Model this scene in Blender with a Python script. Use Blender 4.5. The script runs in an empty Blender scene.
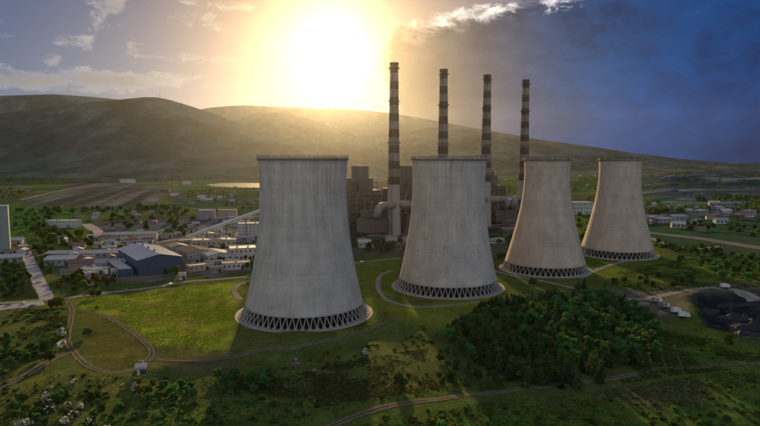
import bpy, math, random
import numpy as np
from mathutils import Matrix, Vector
R = math.radians
random.seed(11); rng = np.random.default_rng(5)
sc = bpy.context.scene
C = sc.collection

# ------------------------------------------------------------------ camera
FPX = 560.0; CW, CH = 760.0, 426.0; HC = 96.5
PITCH = math.atan((CH/2-161.0)/FPX)
cd = bpy.data.cameras.new('camera'); cam = bpy.data.objects.new('camera', cd); C.objects.link(cam)
cd.sensor_width = 36; cd.lens = FPX/CW*36; cd.clip_start = 1; cd.clip_end = 60000
cam.location = (0, 0, HC); cam.rotation_euler = (R(90)-PITCH, 0, 0)
sc.camera = cam

def ray(u, v):
    x = (u-CW/2)/FPX; y = -(v-CH/2)/FPX
    cp, sp = math.cos(PITCH), math.sin(PITCH)
    d = np.array([x, cp+y*sp, -sp+y*cp]); return d/np.linalg.norm(d)
def azel(u, v):
    d = ray(u, v); return math.degrees(math.atan2(d[0], d[1])), math.degrees(math.asin(d[2]))

# ------------------------------------------------------------------ world, sun, exposure
SUN_AZ, SUN_EL = azel(330, 38)
w = bpy.data.worlds.new('World'); sc.world = w; w.use_nodes = True
w.cycles.sampling_method = 'MANUAL'; w.cycles.sample_map_resolution = 384
nt = w.node_tree; nt.nodes.clear()
def nd(t, tree=None, **kw):
    n = (tree or nt).nodes.new(t)
    for k, v in kw.items(): setattr(n, k, v)
    return n
def lk(a, b, tree=None): (tree or nt).links.new(a, b)
def mth(op, a, b=None, c=None, tree=None, clamp=False):
    n = nd('ShaderNodeMath', tree, operation=op, use_clamp=clamp)
    for i, q in enumerate((a, b, c)):
        if q is None: continue
        if isinstance(q, (int, float)): n.inputs[i].default_value = q
        else: lk(q, n.inputs[i], tree)
    return n.outputs[0]
def sstep(x, lo, hi, tree=None):
    n = nd('ShaderNodeMapRange', tree, interpolation_type='SMOOTHSTEP')
    lk(x, n.inputs[0], tree)
    if lo < hi: n.inputs[1].default_value, n.inputs[2].default_value = lo, hi
    else:
        n.inputs[1].default_value, n.inputs[2].default_value = hi, lo
        n.inputs[3].default_value, n.inputs[4].default_value = 1, 0
    return n.outputs[0]
def mixc(f, a, b, tree=None, mode='MIX'):
    n = nd('ShaderNodeMix', tree, data_type='RGBA', blend_type=mode)
    for i, q in ((0, f), (6, a), (7, b)):
        if isinstance(q, (int, float)): n.inputs[i].default_value = q
        elif isinstance(q, tuple): n.inputs[i].default_value = (*q, 1)
        else: lk(q, n.inputs[i], tree)
    return n.outputs[2]
def ramp(f, stops, tree=None):
    n = nd('ShaderNodeValToRGB', tree); e = n.color_ramp.elements
    while len(e) < len(stops): e.new(0.5)
    for q, (p, c) in zip(e, stops): q.position = p; q.color = (*c, 1)
    lk(f, n.inputs[0], tree); return n.outputs[0]

SKY_STRENGTH = 0.10
sky = nd('ShaderNodeTexSky', sky_type='NISHITA', sun_disc=False)
sky.sun_elevation = R(SUN_EL); sky.sun_rotation = R(SUN_AZ)
sky.altitude = 300; sky.air_density = 1.0; sky.dust_density = 1.0; sky.ozone_density = 2.0
tc = nd('ShaderNodeTexCoord'); sp = nd('ShaderNodeSeparateXYZ'); lk(tc.outputs['Generated'], sp.inputs[0])
X, Y, Z = sp.outputs
AZ = mth('MULTIPLY', mth('ARCTAN2', X, Y), 57.2958)
EL = mth('MULTIPLY', mth('ARCSINE', Z), 57.2958)
sdir = (math.sin(R(SUN_AZ))*math.cos(R(SUN_EL)), math.cos(R(SUN_AZ))*math.cos(R(SUN_EL)), math.sin(R(SUN_EL)))
dot = nd('ShaderNodeVectorMath', operation='DOT_PRODUCT'); lk(tc.outputs['Generated'], dot.inputs[0]); dot.inputs[1].default_value = sdir
ANG = mth('MULTIPLY', mth('ARCCOSINE', mth('MINIMUM', dot.outputs['Value'], 0.999999)), 57.2958)
nzv = nd('ShaderNodeVectorMath', operation='MULTIPLY'); lk(tc.outputs['Generated'], nzv.inputs[0]); nzv.inputs[1].default_value = (1, 1, 1.9)
nz = nd('ShaderNodeTexNoise'); lk(nzv.outputs[0], nz.inputs[0])
nz.inputs['Scale'].default_value = 20; nz.inputs['Detail'].default_value = 5; nz.inputs['Roughness'].default_value = .68; nz.inputs['Distortion'].default_value = .4
NZ = mth('SUBTRACT', nz.outputs[0], 0.5)
nz2 = nd('ShaderNodeTexNoise'); lk(nzv.outputs[0], nz2.inputs[0]); nz2.inputs['Scale'].default_value = 4.0; nz2.inputs['Detail'].default_value = 3
NZ2 = mth('SUBTRACT', nz2.outputs[0], 0.5)
# the hazy aureole round the veiled sun
K = 1/SKY_STRENGTH
def gauss(a, s, amp): return mth('MULTIPLY', mth('EXPONENT', mth('MULTIPLY', mth('POWER', mth('DIVIDE', a, s), 2.0), -1.0)), amp)
veil = mth('MULTIPLY_ADD', NZ2, 1.5, 1.0)
glow_w = mixc(gauss(ANG, 4.2, 1.0), (0, 0, 0), (.42*K, .36*K, .28*K))
glow_y = mixc(mth('MULTIPLY', gauss(ANG, 11.5, 1.0), veil), (0, 0, 0), (.30*K, .165*K, .055*K))
glow_c = mixc(mth('MULTIPLY', gauss(ANG, 23, 1.0), sstep(EL, 24, 2)), (0, 0, 0), (.32*K, .215*K, .15*K))
gm = nd('ShaderNodeGamma'); lk(sky.outputs[0], gm.inputs[0]); gm.inputs[1].default_value = .75
base = mixc(1.0, mixc(1.0, mixc(1.0, gm.outputs[0], mixc(gauss(ANG, 18, 1.0), (.115, .235, .46), (.21, .165, .14)), mode='MULTIPLY'), glow_w, mode='ADD'), mixc(1.0, glow_y, glow_c, mode='ADD'), mode='ADD')
# small clouds drifting on the left and the bright crest of the bank
field = None
for (cx, cy, rx, ry, am) in [(110, 8, 17, 17, 1.0), (75, 42, 18, 6, .85), (132, 45, 9, 9, .75), (206, 22, 32, 8, .9), (52, 62, 10, 8, .8),
                             (100, 80, 64, 9, 1.25), (0, 77, 75, 10, 1.25), (172, 97, 30, 4, .8), (-90, 70, 60, 12, 1.0), (-60, 20, 40, 14, .9),
                             (250, 62, 50, 6, .85), (20, 53, 8, 4, .7), (60, 88, 110, 4, .9), (195, 58, 42, 5, .8), (235, 88, 44, 4, .85), (165, 76, 30, 4, .8), (225, 5, 40, 5, .8), (285, 40, 30, 6, .7)]:
    a0, e0 = azel(cx, cy); sx = rx/FPX*57.3; sy = ry/FPX*57.3
    r2 = mth('ADD', mth('POWER', mth('DIVIDE', mth('SUBTRACT', AZ, a0), sx), 2.0), mth('POWER', mth('DIVIDE', mth('SUBTRACT', EL, e0), sy), 2.0))
    g = mth('MULTIPLY', mth('SUBTRACT', 1.0, mth('MULTIPLY', r2, .55)), am)
    field = g if field is None else mth('MAXIMUM', field, g)
hi = mth('MULTIPLY', mth('MAXIMUM', sstep(EL, 17, 27), sstep(mth('ABSOLUTE', AZ), 55, 80)), mth('ADD', mth('MULTIPLY', NZ2, 3.2), 1.0))  # unseen cloud cover added overhead and behind, to light the tower fronts
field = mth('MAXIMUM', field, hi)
CL = sstep(mth('ADD', field, mth('MULTIPLY', NZ, 3.8)), .45, 1.65)
near = gauss(ANG, 24, 1.0)
lit = sstep(ANG, 70, 120)     # brightens the unseen clouds opposite the sun as fill for the towers
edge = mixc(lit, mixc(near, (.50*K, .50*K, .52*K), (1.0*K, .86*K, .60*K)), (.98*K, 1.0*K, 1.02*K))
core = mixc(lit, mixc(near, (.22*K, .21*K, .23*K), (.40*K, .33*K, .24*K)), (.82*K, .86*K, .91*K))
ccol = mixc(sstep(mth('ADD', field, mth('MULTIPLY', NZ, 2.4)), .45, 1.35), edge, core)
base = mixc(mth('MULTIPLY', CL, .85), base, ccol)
# the dark cloud bank that covers the right of the sky
wob = mth('ADD', mth('MULTIPLY', NZ, 5.0), mth('MULTIPLY', NZ2, 2.0))
topel = mth('MINIMUM', mth('ADD', mth('MULTIPLY', AZ, .17), 12.3), 30.0)
bt = sstep(mth('SUBTRACT', mth('ADD', EL, wob), topel), .7, -1.1)
bl = sstep(mth('ADD', AZ, mth('MULTIPLY_ADD', NZ, 3.5, mth('MULTIPLY', NZ2, 3.0))), .2, 1.7)
br = sstep(AZ, 120, 75)
BK = mth('MULTIPLY', mth('MULTIPLY', bt, bl), br)
bank = ramp(mth('DIVIDE', ANG, 60.0), [(0.08, (.12, .075, .035)), (.15, (.075, .062, .060)), (.25, (.034, .046, .085)), (.38, (.006, .045, .140)), (.52, (.0, .036, .150)), (.75, (.0, .026, .12))])
bank = mixc(1.0, bank, mixc(mth('ADD', mth('MULTIPLY_ADD', NZ2, 2.0, mth('MULTIPLY', NZ, 1.6)), .5, clamp=True), (.30*K, .40*K, .48*K), (1.75*K, 1.62*K, 1.50*K)), mode='MULTIPLY')
skyc = mixc(mth('MULTIPLY', BK, .97), base, bank)
crest = None
for (cx, cy, rx, ry, am) in [(432, 23, 22, 5, .9), (462, 15, 34, 7, 1.0), (500, 10, 34, 7, 1.1), (560, 1, 26, 10, 1.15), (640, -22, 50, 10, 1.0), (720, -30, 60, 10, .9)]:
    a0, e0 = azel(cx, cy); sx = rx/FPX*57.3; sy = ry/FPX*57.3
    r2 = mth('ADD', mth('POWER', mth('DIVIDE', mth('SUBTRACT', AZ, a0), sx), 2.0), mth('POWER', mth('DIVIDE', mth('SUBTRACT', EL, e0), sy), 2.0))
    g = mth('MULTIPLY', mth('SUBTRACT', 1.0, mth('MULTIPLY', r2, .55)), am); crest = g if crest is None else mth('MAXIMUM', crest, g)
CR = sstep(mth('ADD', crest, mth('MULTIPLY', NZ, 4.6)), .5, 1.5)
skyc = mixc(mth('MULTIPLY', CR, .9), skyc, mixc(gauss(ANG, 16, 1.0), (.74*K, .73*K, .76*K), (1.0*K, .88*K, .68*K)))
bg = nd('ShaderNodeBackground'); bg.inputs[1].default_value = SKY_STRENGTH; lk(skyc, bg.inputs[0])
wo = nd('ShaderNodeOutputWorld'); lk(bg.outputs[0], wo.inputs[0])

sd = bpy.data.lights.new('sun', 'SUN'); sun = bpy.data.objects.new('sun', sd); C.objects.link(sun)
sd.energy = 4.8; sd.angle = R(0.8); sd.color = (1.0, .68, .30)
sun.rotation_euler = (-Vector(sdir)).to_track_quat('-Z', 'Y').to_euler()
sun.location = (0, 0, 1500)
sc.view_settings.view_transform = 'Standard'; sc.view_settings.look = 'None'
sc.view_settings.exposure = 0.36; sc.view_settings.gamma = 1.0; sc.view_settings.use_curve_mapping = False
cy = sc.cycles
cy.max_bounces = 5; cy.diffuse_bounces = 2; cy.glossy_bounces = 2; cy.transmission_bounces = 3; cy.volume_bounces = 0; cy.transparent_max_bounces = 8
cy.use_adaptive_sampling = True; cy.adaptive_threshold = .025; cy.use_denoising = True; cy.sample_clamp_indirect = 4

# ------------------------------------------------------------------ helpers
def _h(i, j): n = np.sin(i*127.1+j*311.7)*43758.5453; return n-np.floor(n)
def vn(x, y):
    x = np.asarray(x, float); y = np.asarray(y, float)
    i = np.floor(x); j = np.floor(y); fx = x-i; fy = y-j
    fx = fx*fx*(3-2*fx); fy = fy*fy*(3-2*fy)
    return (_h(i, j)*(1-fx)+_h(i+1, j)*fx)*(1-fy)+(_h(i, j+1)*(1-fx)+_h(i+1, j+1)*fx)*fy
def fbm(x, y, o=4):
    s = 0; a = .5; t = 0
    for k in range(o):
        s = s+a*vn(x*2**k+17.3*k, y*2**k-9.1*k); t += a; a *= .5
    return s/t
def ss(x, lo, hi):
    t = np.clip((x-lo)/(hi-lo), 0, 1); return t*t*(3-2*t)
def p0(u, v, z=0.0):
    d = ray(u, v); t = (z-HC)/d[2]; return d[0]*t, d[1]*t
E0 = np.array(p0(190, 362)); E1 = np.array(p0(410, 318)); EN = E1-E0; EL_ = np.linalg.norm(EN); EN /= EL_; EP = np.array([EN[1], -EN[0]])
PIT = [p0(690, 300), p0(705, 330), p0(745, 340), p0(830, 350), p0(830, 296), p0(735, 293), p0(705, 295)]
ASH = [p0(10, 207), p0(60, 189), p0(75, 181), p0(140, 181), p0(165, 200), p0(150, 207)]
DUMP = [p0(625, 200), p0(640, 178), p0(700, 170), p0(860, 170), p0(860, 214), p0(700, 210)]
LAKE = [p0(206, 184.6), p0(225, 183.2), p0(300, 183.2), p0(300, 188), p0(235, 187.6), p0(212, 186.4)]
def inpoly(x, y, poly):
    x = np.asarray(x, float); y = np.asarray(y, float); r = np.zeros(x.shape, bool); n = len(poly)
    for i in range(n):
        x1, y1 = poly[i]; x2, y2 = poly[(i+1) % n]
        if y1 == y2: continue
        c = ((y1 > y) != (y2 > y)) & (x < (x2-x1)*(y-y1)/(y2-y1)+x1); r ^= c
    return r
def sdist(x, y, poly):   # distance to a polygon's rim, positive inside
    x = np.asarray(x, float); y = np.asarray(y, float); d = np.full(x.shape, 1e9); n = len(poly)
    for i in range(n):
        ax, ay = poly[i]; bx, by = poly[(i+1) % n]; dx, dy = bx-ax, by-ay
        t = np.clip(((x-ax)*dx+(y-ay)*dy)/(dx*dx+dy*dy), 0, 1)
        d = np.minimum(d, np.hypot(x-ax-t*dx, y-ay-t*dy))
    return np.where(inpoly(x, y, poly), d, -d)
def H(x, y):             # height of the ground
    x = np.asarray(x, float); y = np.asarray(y, float)
    z = (fbm(x/90+3, y/90+8, 3)-.5)*7*ss(y, 345, 270)
    z = z+(fbm(x/22+31, y/22+8, 2)-.5)*1.8*ss(y, 340, 290)
    s = (x-E0[0])*EN[0]+(y-E0[1])*EN[1]; q = (x-E0[0])*EP[0]+(y-E0[1])*EP[1]
    z = z-4.0*ss(q, -2, 11)*ss(s, -60, 10)*ss(s, EL_+70, EL_)
    z = z+(fbm(x/420+1, y/420+2, 3)-.5)*16*ss(y, 900, 1900)
    a = sdist(x, y, PIT); z = z-6.0*ss(a, 0, 10)+2.6*np.exp(-((a+3)/5)**2)
    a = sdist(x, y, ASH); z = z+ss(a, 0, 60)*(6*fbm((x+.30*y)/36, y/700, 2)-2)
    a = sdist(x, y, DUMP); z = z+ss(a, 0, 160)*(9*np.floor(7*fbm(x/420, y/300, 3))-18+6*vn(x/70, y/50))
    a = sdist(x, y, LAKE); z = z*ss(-a, 30, 700)-1.5*ss(a, -10, 30)
    return z
def P(u, v):             # the ground point seen at a place of the photograph
    z = 0.0
    for k in range(8): x, y = p0(u, v, z); z = .5*z+.5*float(H(x, y))
    x, y = p0(u, v, z); return x, y, float(H(x, y))
def pxm(y): return FPX/y

UA = np.array([.808, .588]); UA /= np.linalg.norm(UA); VA = np.array([-UA[1], UA[0]]); ROT = math.atan2(UA[1], UA[0])

class MB:
    def __init__(s): s.v = []; s.f = []; s.n = 0
    def add(s, vs, fs):
        o = s.n; s.v.extend([tuple(map(float, q)) for q in vs]); s.n += len(vs); s.f.extend([tuple(i+o for i in f) for f in fs]); return s
    def box(s, x0, x1, y0, y1, z0, z1):
        return s.add([(x0, y0, z0), (x1, y0, z0), (x1, y1, z0), (x0, y1, z0), (x0, y0, z1), (x1, y0, z1), (x1, y1, z1), (x0, y1, z1)],
                     [(3, 2, 1, 0), (4, 5, 6, 7), (0, 1, 5, 4), (1, 2, 6, 5), (2, 3, 7, 6), (3, 0, 4, 7)])
    def lathe(s, prof, n=48, closed=False):
        vs = []; fs = []
        for r, z in prof:
            for k in range(n): a = 2*math.pi*k/n; vs.append((r*math.cos(a), r*math.sin(a), z))
        m = len(prof)
        for i in range(m if closed else m-1):
            j = (i+1) % m
            for k in range(n): l = (k+1) % n; fs.append((i*n+k, i*n+l, j*n+l, j*n+k))
        return s.add(vs, fs)
    def tube(s, pts, rad, n=10, caps=True):
        pts = [Vector(p) for p in pts]; vs = []; fs = []
        for i, p in enumerate(pts):
            t = (pts[min(i+1, len(pts)-1)]-pts[max(i-1, 0)]).normalized()
            a = t.cross(Vector((0, 0, 1)));
            if a.length < 1e-3: a = Vector((1, 0, 0))
            a.normalize(); b = t.cross(a)
            r = rad[i] if isinstance(rad, (list, tuple)) else rad
            for k in range(n): q = p+r*(math.cos(2*math.pi*k/n)*a+math.sin(2*math.pi*k/n)*b); vs.append(q[:])
        for i in range(len(pts)-1):
            for k in range(n): l = (k+1) % n; fs.append((i*n+k, i*n+l, (i+1)*n+l, (i+1)*n+k))
        if caps: fs.append(tuple(range(n-1, -1, -1))); fs.append(tuple((len(pts)-1)*n+k for k in range(n)))
        return s.add(vs, fs)
    def mesh(s, name, m, smooth=False):
        me = bpy.data.meshes.new(name); me.from_pydata(s.v, [], s.f); me.update()
        if m: me.materials.append(m)
        if smooth: me.shade_smooth()
        return me
    def obj(s, name, m, parent=None, smooth=False, loc=None): return link(name, s.mesh(name, m, smooth), parent, loc)
def link(name, me, parent=None, loc=None, rz=None):
    o = bpy.data.objects.new(name, me); C.objects.link(o)
    if parent is not None: o.parent = parent
    if loc is not None: o.location = loc
    if rz is not None: o.rotation_euler = (0, 0, rz)
    return o
def tag(o, label=None, cat=None, group=None, kind=None):
    if label: o['label'] = label
    if cat: o['category'] = cat
    if group: o['group'] = group
    if kind: o['kind'] = kind
    return o
def thing(name, label, cat, loc=(0, 0, 0), rz=0, group=None):
    o = bpy.data.objects.new(name, None); C.objects.link(o); o.location = loc; o.rotation_euler = (0, 0, rz); o.empty_display_size = 2
    return tag(o, label, cat, group)

# ------------------------------------------------------------------ materials
MATS = {}
def mat(name, col, rough=.85, var=.3, scale=.4, spec=.3, bump=0.0, metal=0.0, stretch=(1, 1, 1), var2=None, scale2=.05, objrand=0.0):
    if name in MATS: return MATS[name]
    m = bpy.data.materials.new(name); m.use_nodes = True; t = m.node_tree; t.nodes.clear()
    b = nd('ShaderNodeBsdfPrincipled', t); o = nd('ShaderNodeOutputMaterial', t); lk(b.outputs[0], o.inputs[0], t)
    tcn = nd('ShaderNodeTexCoord', t); mp = nd('ShaderNodeMapping', t); mp.inputs['Scale'].default_value = stretch
    lk(tcn.outputs['Object'], mp.inputs[0], t)
    n1 = nd('ShaderNodeTexNoise', t); lk(mp.outputs[0], n1.inputs[0], t); n1.inputs['Scale'].default_value = scale; n1.inputs['Detail'].default_value = 6; n1.inputs['Roughness'].default_value = .65
    f = mth('MULTIPLY_ADD', n1.outputs[0], 2*var, 1-var, tree=t)
    if var2:
        n2 = nd('ShaderNodeTexNoise', t); lk(mp.outputs[0], n2.inputs[0], t); n2.inputs['Scale'].default_value = scale2; n2.inputs['Detail'].default_value = 3
        f = mth('MULTIPLY', f, mth('MULTIPLY_ADD', n2.outputs[0], 2*var2, 1-var2, tree=t), tree=t)
    if objrand:
        oi = nd('ShaderNodeObjectInfo', t); f = mth('MULTIPLY', f, mth('MULTIPLY_ADD', oi.outputs['Random'], 2*objrand, 1-objrand, tree=t), tree=t)
    cn = nd('ShaderNodeVectorMath', t, operation='SCALE'); cn.inputs[0].default_value = col; lk(f, cn.inputs['Scale'], t)
    lk(cn.outputs[0], b.inputs['Base Color'], t)
    b.inputs['Roughness'].default_value = rough; b.inputs['Specular IOR Level'].default_value = spec; b.inputs['Metallic'].default_value = metal
    if bump:
        bp = nd('ShaderNodeBump', t); bp.inputs['Distance'].default_value = bump; lk(n1.outputs[0], bp.inputs['Height'], t); lk(bp.outputs[0], b.inputs['Normal'], t)
    MATS[name] = m; return m
# ------------------------------------------------------------------ ground sheet
def ground_colour(x, y):
    n1 = fbm(x/60, y/60, 4); n2 = fbm(x/14+40, y/14, 3); n3 = fbm(x/260+7, y/260, 3)
    g1 = np.array([.058, .122, .020]); g2 = np.array([.115, .150, .026]); g3 = np.array([.040, .080, .024]); br = np.array([.105, .095, .045]); gr = np.array([.13, .125, .12])
    k = ss(n1, .35, .65)[:, None]; c = g1*(1-k)+g2*k
    k = (.55*ss(n2, .5, .72))[:, None]; c = c*(1-k)+g3*k
    k = (.45*ss(n3, .55, .7))[:, None]; c = c*(1-k)+br*k
    # the far plain: strips of field, scrub and bare earth
    rx = x*UA[0]+y*UA[1]; ry = x*VA[0]+y*VA[1]
    cell = _h(np.floor(rx/210+.6*vn(rx/90, ry/90)), np.floor(ry/120+.6*vn(ry/90, rx/90)))[:, None]
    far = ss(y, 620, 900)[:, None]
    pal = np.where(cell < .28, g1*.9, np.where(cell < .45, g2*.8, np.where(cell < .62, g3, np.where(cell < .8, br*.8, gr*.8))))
    pal = pal*(.6+.9*n2[:, None])*np.array([.95, 1.0, 1.55]); c = c*(1-far)+pal*far  # field colours also blued, standing in for cool hazy light
    def blend(poly, col, soft, amt=1.0, rag=0.0):
        nonlocal c
        d = sdist(x, y, poly)+rag*(n2-.5)*2; k = (amt*ss(d, -soft, soft))[:, None]; c = c*(1-k)+np.asarray(col)*k
    FP = lambda pts: [p0(*q) for q in pts]
    # mown meadow left of the towers
    blend(FP([(75, 300), (160, 289), (240, 282), (236, 320), (226, 352), (158, 358), (150, 345), (112, 316), (78, 308)]), (np.array([.150, .210, .020])*(1-ss(n2, .5, .75))[:, None]+np.array([.225, .205, .045])*ss(n2, .5, .75)[:, None])*(.5+1.0*n1[:, None])*(.8+.4*vn((x*.95+y*.3)/3.5, (y-x*.3)/60)[:, None]), 3, .9, 3)
    blend(FP([(350, 262), (400, 259), (394, 300), (372, 322), (362, 300)]), np.array([.130, .175, .026])*(.7+.6*n1[:, None]), 4, .8, 3)
    blend(FP([(380, 304), (420, 305), (520, 292), (500, 300), (460, 325), (395, 318)]), np.array([.150, .180, .024])*(.7+.6*n1[:, None]), 4, .8, 3)
    # dry brownish meadow
    blend(FP([(84, 312), (112, 318), (140, 340), (150, 352), (135, 366), (100, 366), (80, 345)]), np.array([.110, .105, .030])*(.7+.6*n2[:, None]), 3, .8, 3)
    blend(FP([(230, 372), (300, 352), (420, 345), (455, 372), (400, 392), (330, 405), (250, 405)]), np.array([.105, .125, .036])*(.6+.8*n2[:, None]), 6, .8, 5)
    blend(FP([(152, 350), (240, 349), (235, 362), (158, 366)]), np.array([.10, .085, .05]), 3, .6, 3)
    # plant yards: trodden gravel, asphalt and concrete
    blend(FP([(50, 262), (120, 245), (200, 226), (262, 222), (262, 268), (215, 276), (180, 277), (130, 282), (60, 286)]), np.array([.15, .135, .125])*(.6+.8*n2[:, None]), 5, .75, 12)
    blend(FP([(345, 215), (525, 215), (560, 240), (530, 252), (440, 250), (350, 258)]), np.array([.10, .09, .08])*(.6+.8*n2[:, None]), 8, .7, 10)
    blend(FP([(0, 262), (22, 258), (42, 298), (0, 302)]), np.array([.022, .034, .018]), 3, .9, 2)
    # earthworks on the right
    blend(FP([(612, 292), (650, 284), (740, 280), (800, 288), (800, 300), (700, 297), (690, 318), (640, 318)]), np.array([.13, .115, .11])*(.6+.8*n2[:, None]), 4, .7, 8)
    blend(FP([(590, 372), (640, 384), (700, 378), (720, 392), (680, 400), (610, 394)]), np.array([.085, .070, .05])*(.6+.8*n2[:, None]), 6, .6, 6)
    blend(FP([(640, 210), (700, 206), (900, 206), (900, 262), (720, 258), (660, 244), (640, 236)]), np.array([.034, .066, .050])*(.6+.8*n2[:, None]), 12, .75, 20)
    # the pit with black water and slurry mud, spoil and ash land
    d = sdist(x, y, PIT)+9*(n2-.5)+7*(vn(x/5, y/5)-.5); k = ss(d, -6, 5)[:, None]; c = c*(1-k)+np.array([.022, .025, .036])*(.5+n2[:, None])*k
    d = sdist(x, y, ASH)+60*(n3-.5); k = (.85*ss(d, -30, 40))[:, None]; st = (.6*vn((x+.30*y)/30, y/700)+.4*vn((x+.30*y)/13, y/300))[:, None]
    c = c*(1-k)+(np.array([.045, .050, .058])+np.array([.085, .09, .10])*ss(st, .45, .75))*(.5+1.0*n2[:, None])*k
    d = sdist(x, y, DUMP)+250*(n3-.5); k = (.8*ss(d, -100, 150))[:, None]; st = (.65*fbm(x/260, y/120, 4)+.35*fbm(x/60, y/40, 3))[:, None]
    c = c*(1-k)+(np.array([.030, .044, .066])+np.array([.15, .18, .22])*ss(st, .54, .68))*k  # blue-grey spoil, darkened further in its colour in place of cloud shadow
    return np.clip(c, .005, .6)

ratio = np.tan(np.linspace(-R(56), R(56), 440)); ratio = ratio/ratio.max()*1.35
ys = np.concatenate([np.linspace(-250, 120, 20)[:-1], np.geomspace(120, 9500, 440)])
YY, RR = np.meshgrid(ys, ratio, indexing='ij'); XX = RR*np.maximum(YY, 160)
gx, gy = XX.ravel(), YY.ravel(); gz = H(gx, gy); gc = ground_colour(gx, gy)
def grid_mesh(name, x, y, z, rows, cols, colour, m):
    me = bpy.data.meshes.new(name); nv = rows*cols
    i = np.arange((rows-1)*(cols-1)); r = i//(cols-1); q = i % (cols-1); a = r*cols+q
    f = np.stack([a, a+1, a+cols+1, a+cols], 1).astype(np.int32)
    me.vertices.add(nv); me.vertices.foreach_set('co', np.stack([x, y, z], 1).astype(np.float32).ravel())
    me.loops.add(f.size); me.loops.foreach_set('vertex_index', f.ravel())
    me.polygons.add(len(f)); me.polygons.foreach_set('loop_start', np.arange(0, f.size, 4, dtype=np.int32))
    me.update(calc_edges=True); me.validate()
    if colour is not None:
        at = me.color_attributes.new('soil', 'FLOAT_COLOR', 'POINT'); at.data.foreach_set('color', np.concatenate([colour, np.ones((nv, 1))], 1).astype(np.float32).ravel())
    me.materials.append(m); me.shade_smooth(); return me
def soil_material(name, s1, s2, bump, dist):
    m = bpy.data.materials.new(name); m.use_nodes = True; t = m.node_tree; t.nodes.clear()
    b = nd('ShaderNodeBsdfPrincipled', t); o = nd('ShaderNodeOutputMaterial', t); lk(b.outputs[0], o.inputs[0], t)
    at = nd('ShaderNodeAttribute', t, attribute_name='soil'); ge = nd('ShaderNodeNewGeometry', t)
    f = None; hs = None
    for s, a in ((s1, .9), (s1*.3, .6), (s2, .7)):
        n = nd('ShaderNodeTexNoise', t); lk(ge.outputs['Position'], n.inputs[0], t); n.inputs['Scale'].default_value = s; n.inputs['Detail'].default_value = 8; n.inputs['Roughness'].default_value = .7
        g = mth('MULTIPLY_ADD', n.outputs[0], 2*a, 1-a, tree=t); f = g if f is None else mth('MULTIPLY', f, g, tree=t); hs = n.outputs[0] if hs is None else mth('ADD', hs, n.outputs[0], tree=t)
    cn = nd('ShaderNodeVectorMath', t, operation='SCALE'); lk(at.outputs['Color'], cn.inputs[0], t); lk(f, cn.inputs['Scale'], t)
    hsv = nd('ShaderNodeHueSaturation', t); lk(cn.outputs[0], hsv.inputs['Color'], t)
    nh = nd('ShaderNodeTexNoise', t); lk(ge.outputs['Position'], nh.inputs[0], t); nh.inputs['Scale'].default_value = s2*1.7
    lk(mth('MULTIPLY_ADD', nh.outputs[0], .10, .45, tree=t), hsv.inputs['Hue'], t)
    lk(hsv.outputs[0], b.inputs['Base Color'], t); b.inputs['Roughness'].default_value = .95; b.inputs['Specular IOR Level'].default_value = .0
    bp = nd('ShaderNodeBump', t); bp.inputs['Distance'].default_value = dist; bp.inputs['Strength'].default_value = bump; lk(hs, bp.inputs['Height'], t); lk(bp.outputs[0], b.inputs['Normal'], t)
    return m
m_soil = soil_material('soil_and_grass', .55, .06, .5, 1.2)
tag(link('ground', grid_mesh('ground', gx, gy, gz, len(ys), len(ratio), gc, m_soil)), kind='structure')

# ------------------------------------------------------------------ hills
m_hill = soil_material('hill_scrub', .02, .004, .6, 14)
def hill(name, D, crest, front, back, rough, tone, pw=1.5):
    cx = np.array([c[0] for c in crest], float); cyy = np.array([c[1] for c in crest], float)
    n = 260; u = np.linspace(cx[0], cx[-1], n); v = np.interp(u, cx, cyy)
    k = np.ones(7)/7; v = np.convolve(np.pad(v, 3, mode='edge'), k, 'valid')
    xs = (u-CW/2)/FPX*D; zs = HC+(161-v)/FPX*D
    t = np.concatenate([np.linspace(0, 1, 60), 1+np.linspace(0, 1, 12)[1:]])
    T, XI = np.meshgrid(t, xs, indexing='ij'); _, ZC = np.meshgrid(t, zs, indexing='ij')
    Yw = np.where(T <= 1, D-front*(1-T), D+back*(T-1))
    prof = np.where(T <= 1, np.clip(T, 0, 1)**pw, 1-ss(T-1, 0, 1))
    nse = fbm(XI/520+D, Yw/520, 6)-.5; gul = np.abs(fbm(XI/300+5, Yw/900+D, 4)-.5)
    Zw = (ZC+6)*prof-8+rough*nse*np.sin(np.clip(T, 0, 2)*math.pi/2*.98)*np.clip(1.15-T, .12, 1)*1.6-rough*2.4*gul*np.clip(prof*(1-prof)*4, 0, 1)
    x, y, z = XI.ravel(), Yw.ravel(), Zw.ravel()
    a = fbm(x/260, y/260+3, 4); b = fbm(x/90, y/90, 3); cdk = np.array([.022, .034, .031]); cg = np.array([.058, .074, .060]); cb = np.array([.090, .086, .080])
    kk = ss(a, .42, .62)[:, None]; col = cdk*(1-kk)+cg*kk; k2 = (ss(b, .56, .72)*.4)[:, None]; col = (col*(1-k2)+cb*k2)*tone*np.array([1.5, 1.85, 2.1])  # slope colour raised and blued in place of misty air
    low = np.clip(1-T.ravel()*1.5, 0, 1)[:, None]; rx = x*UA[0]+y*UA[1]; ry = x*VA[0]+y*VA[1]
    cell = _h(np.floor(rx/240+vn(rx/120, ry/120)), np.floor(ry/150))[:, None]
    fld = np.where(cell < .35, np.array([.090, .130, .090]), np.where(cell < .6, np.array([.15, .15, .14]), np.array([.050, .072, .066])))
    col = col*(1-low)+fld*low  # fields towards the foot, paled and blued in colour to imitate valley mist
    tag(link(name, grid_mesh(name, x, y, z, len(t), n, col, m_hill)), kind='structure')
hill('hill_range', 6200, [(-420, 118), (-250, 104), (-120, 100), (0, 97), (30, 96), (60, 95), (100, 98), (130, 101), (170, 107), (210, 118), (260, 135), (310, 152), (340, 161)], 1500, 1200, 60, .9)
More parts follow.
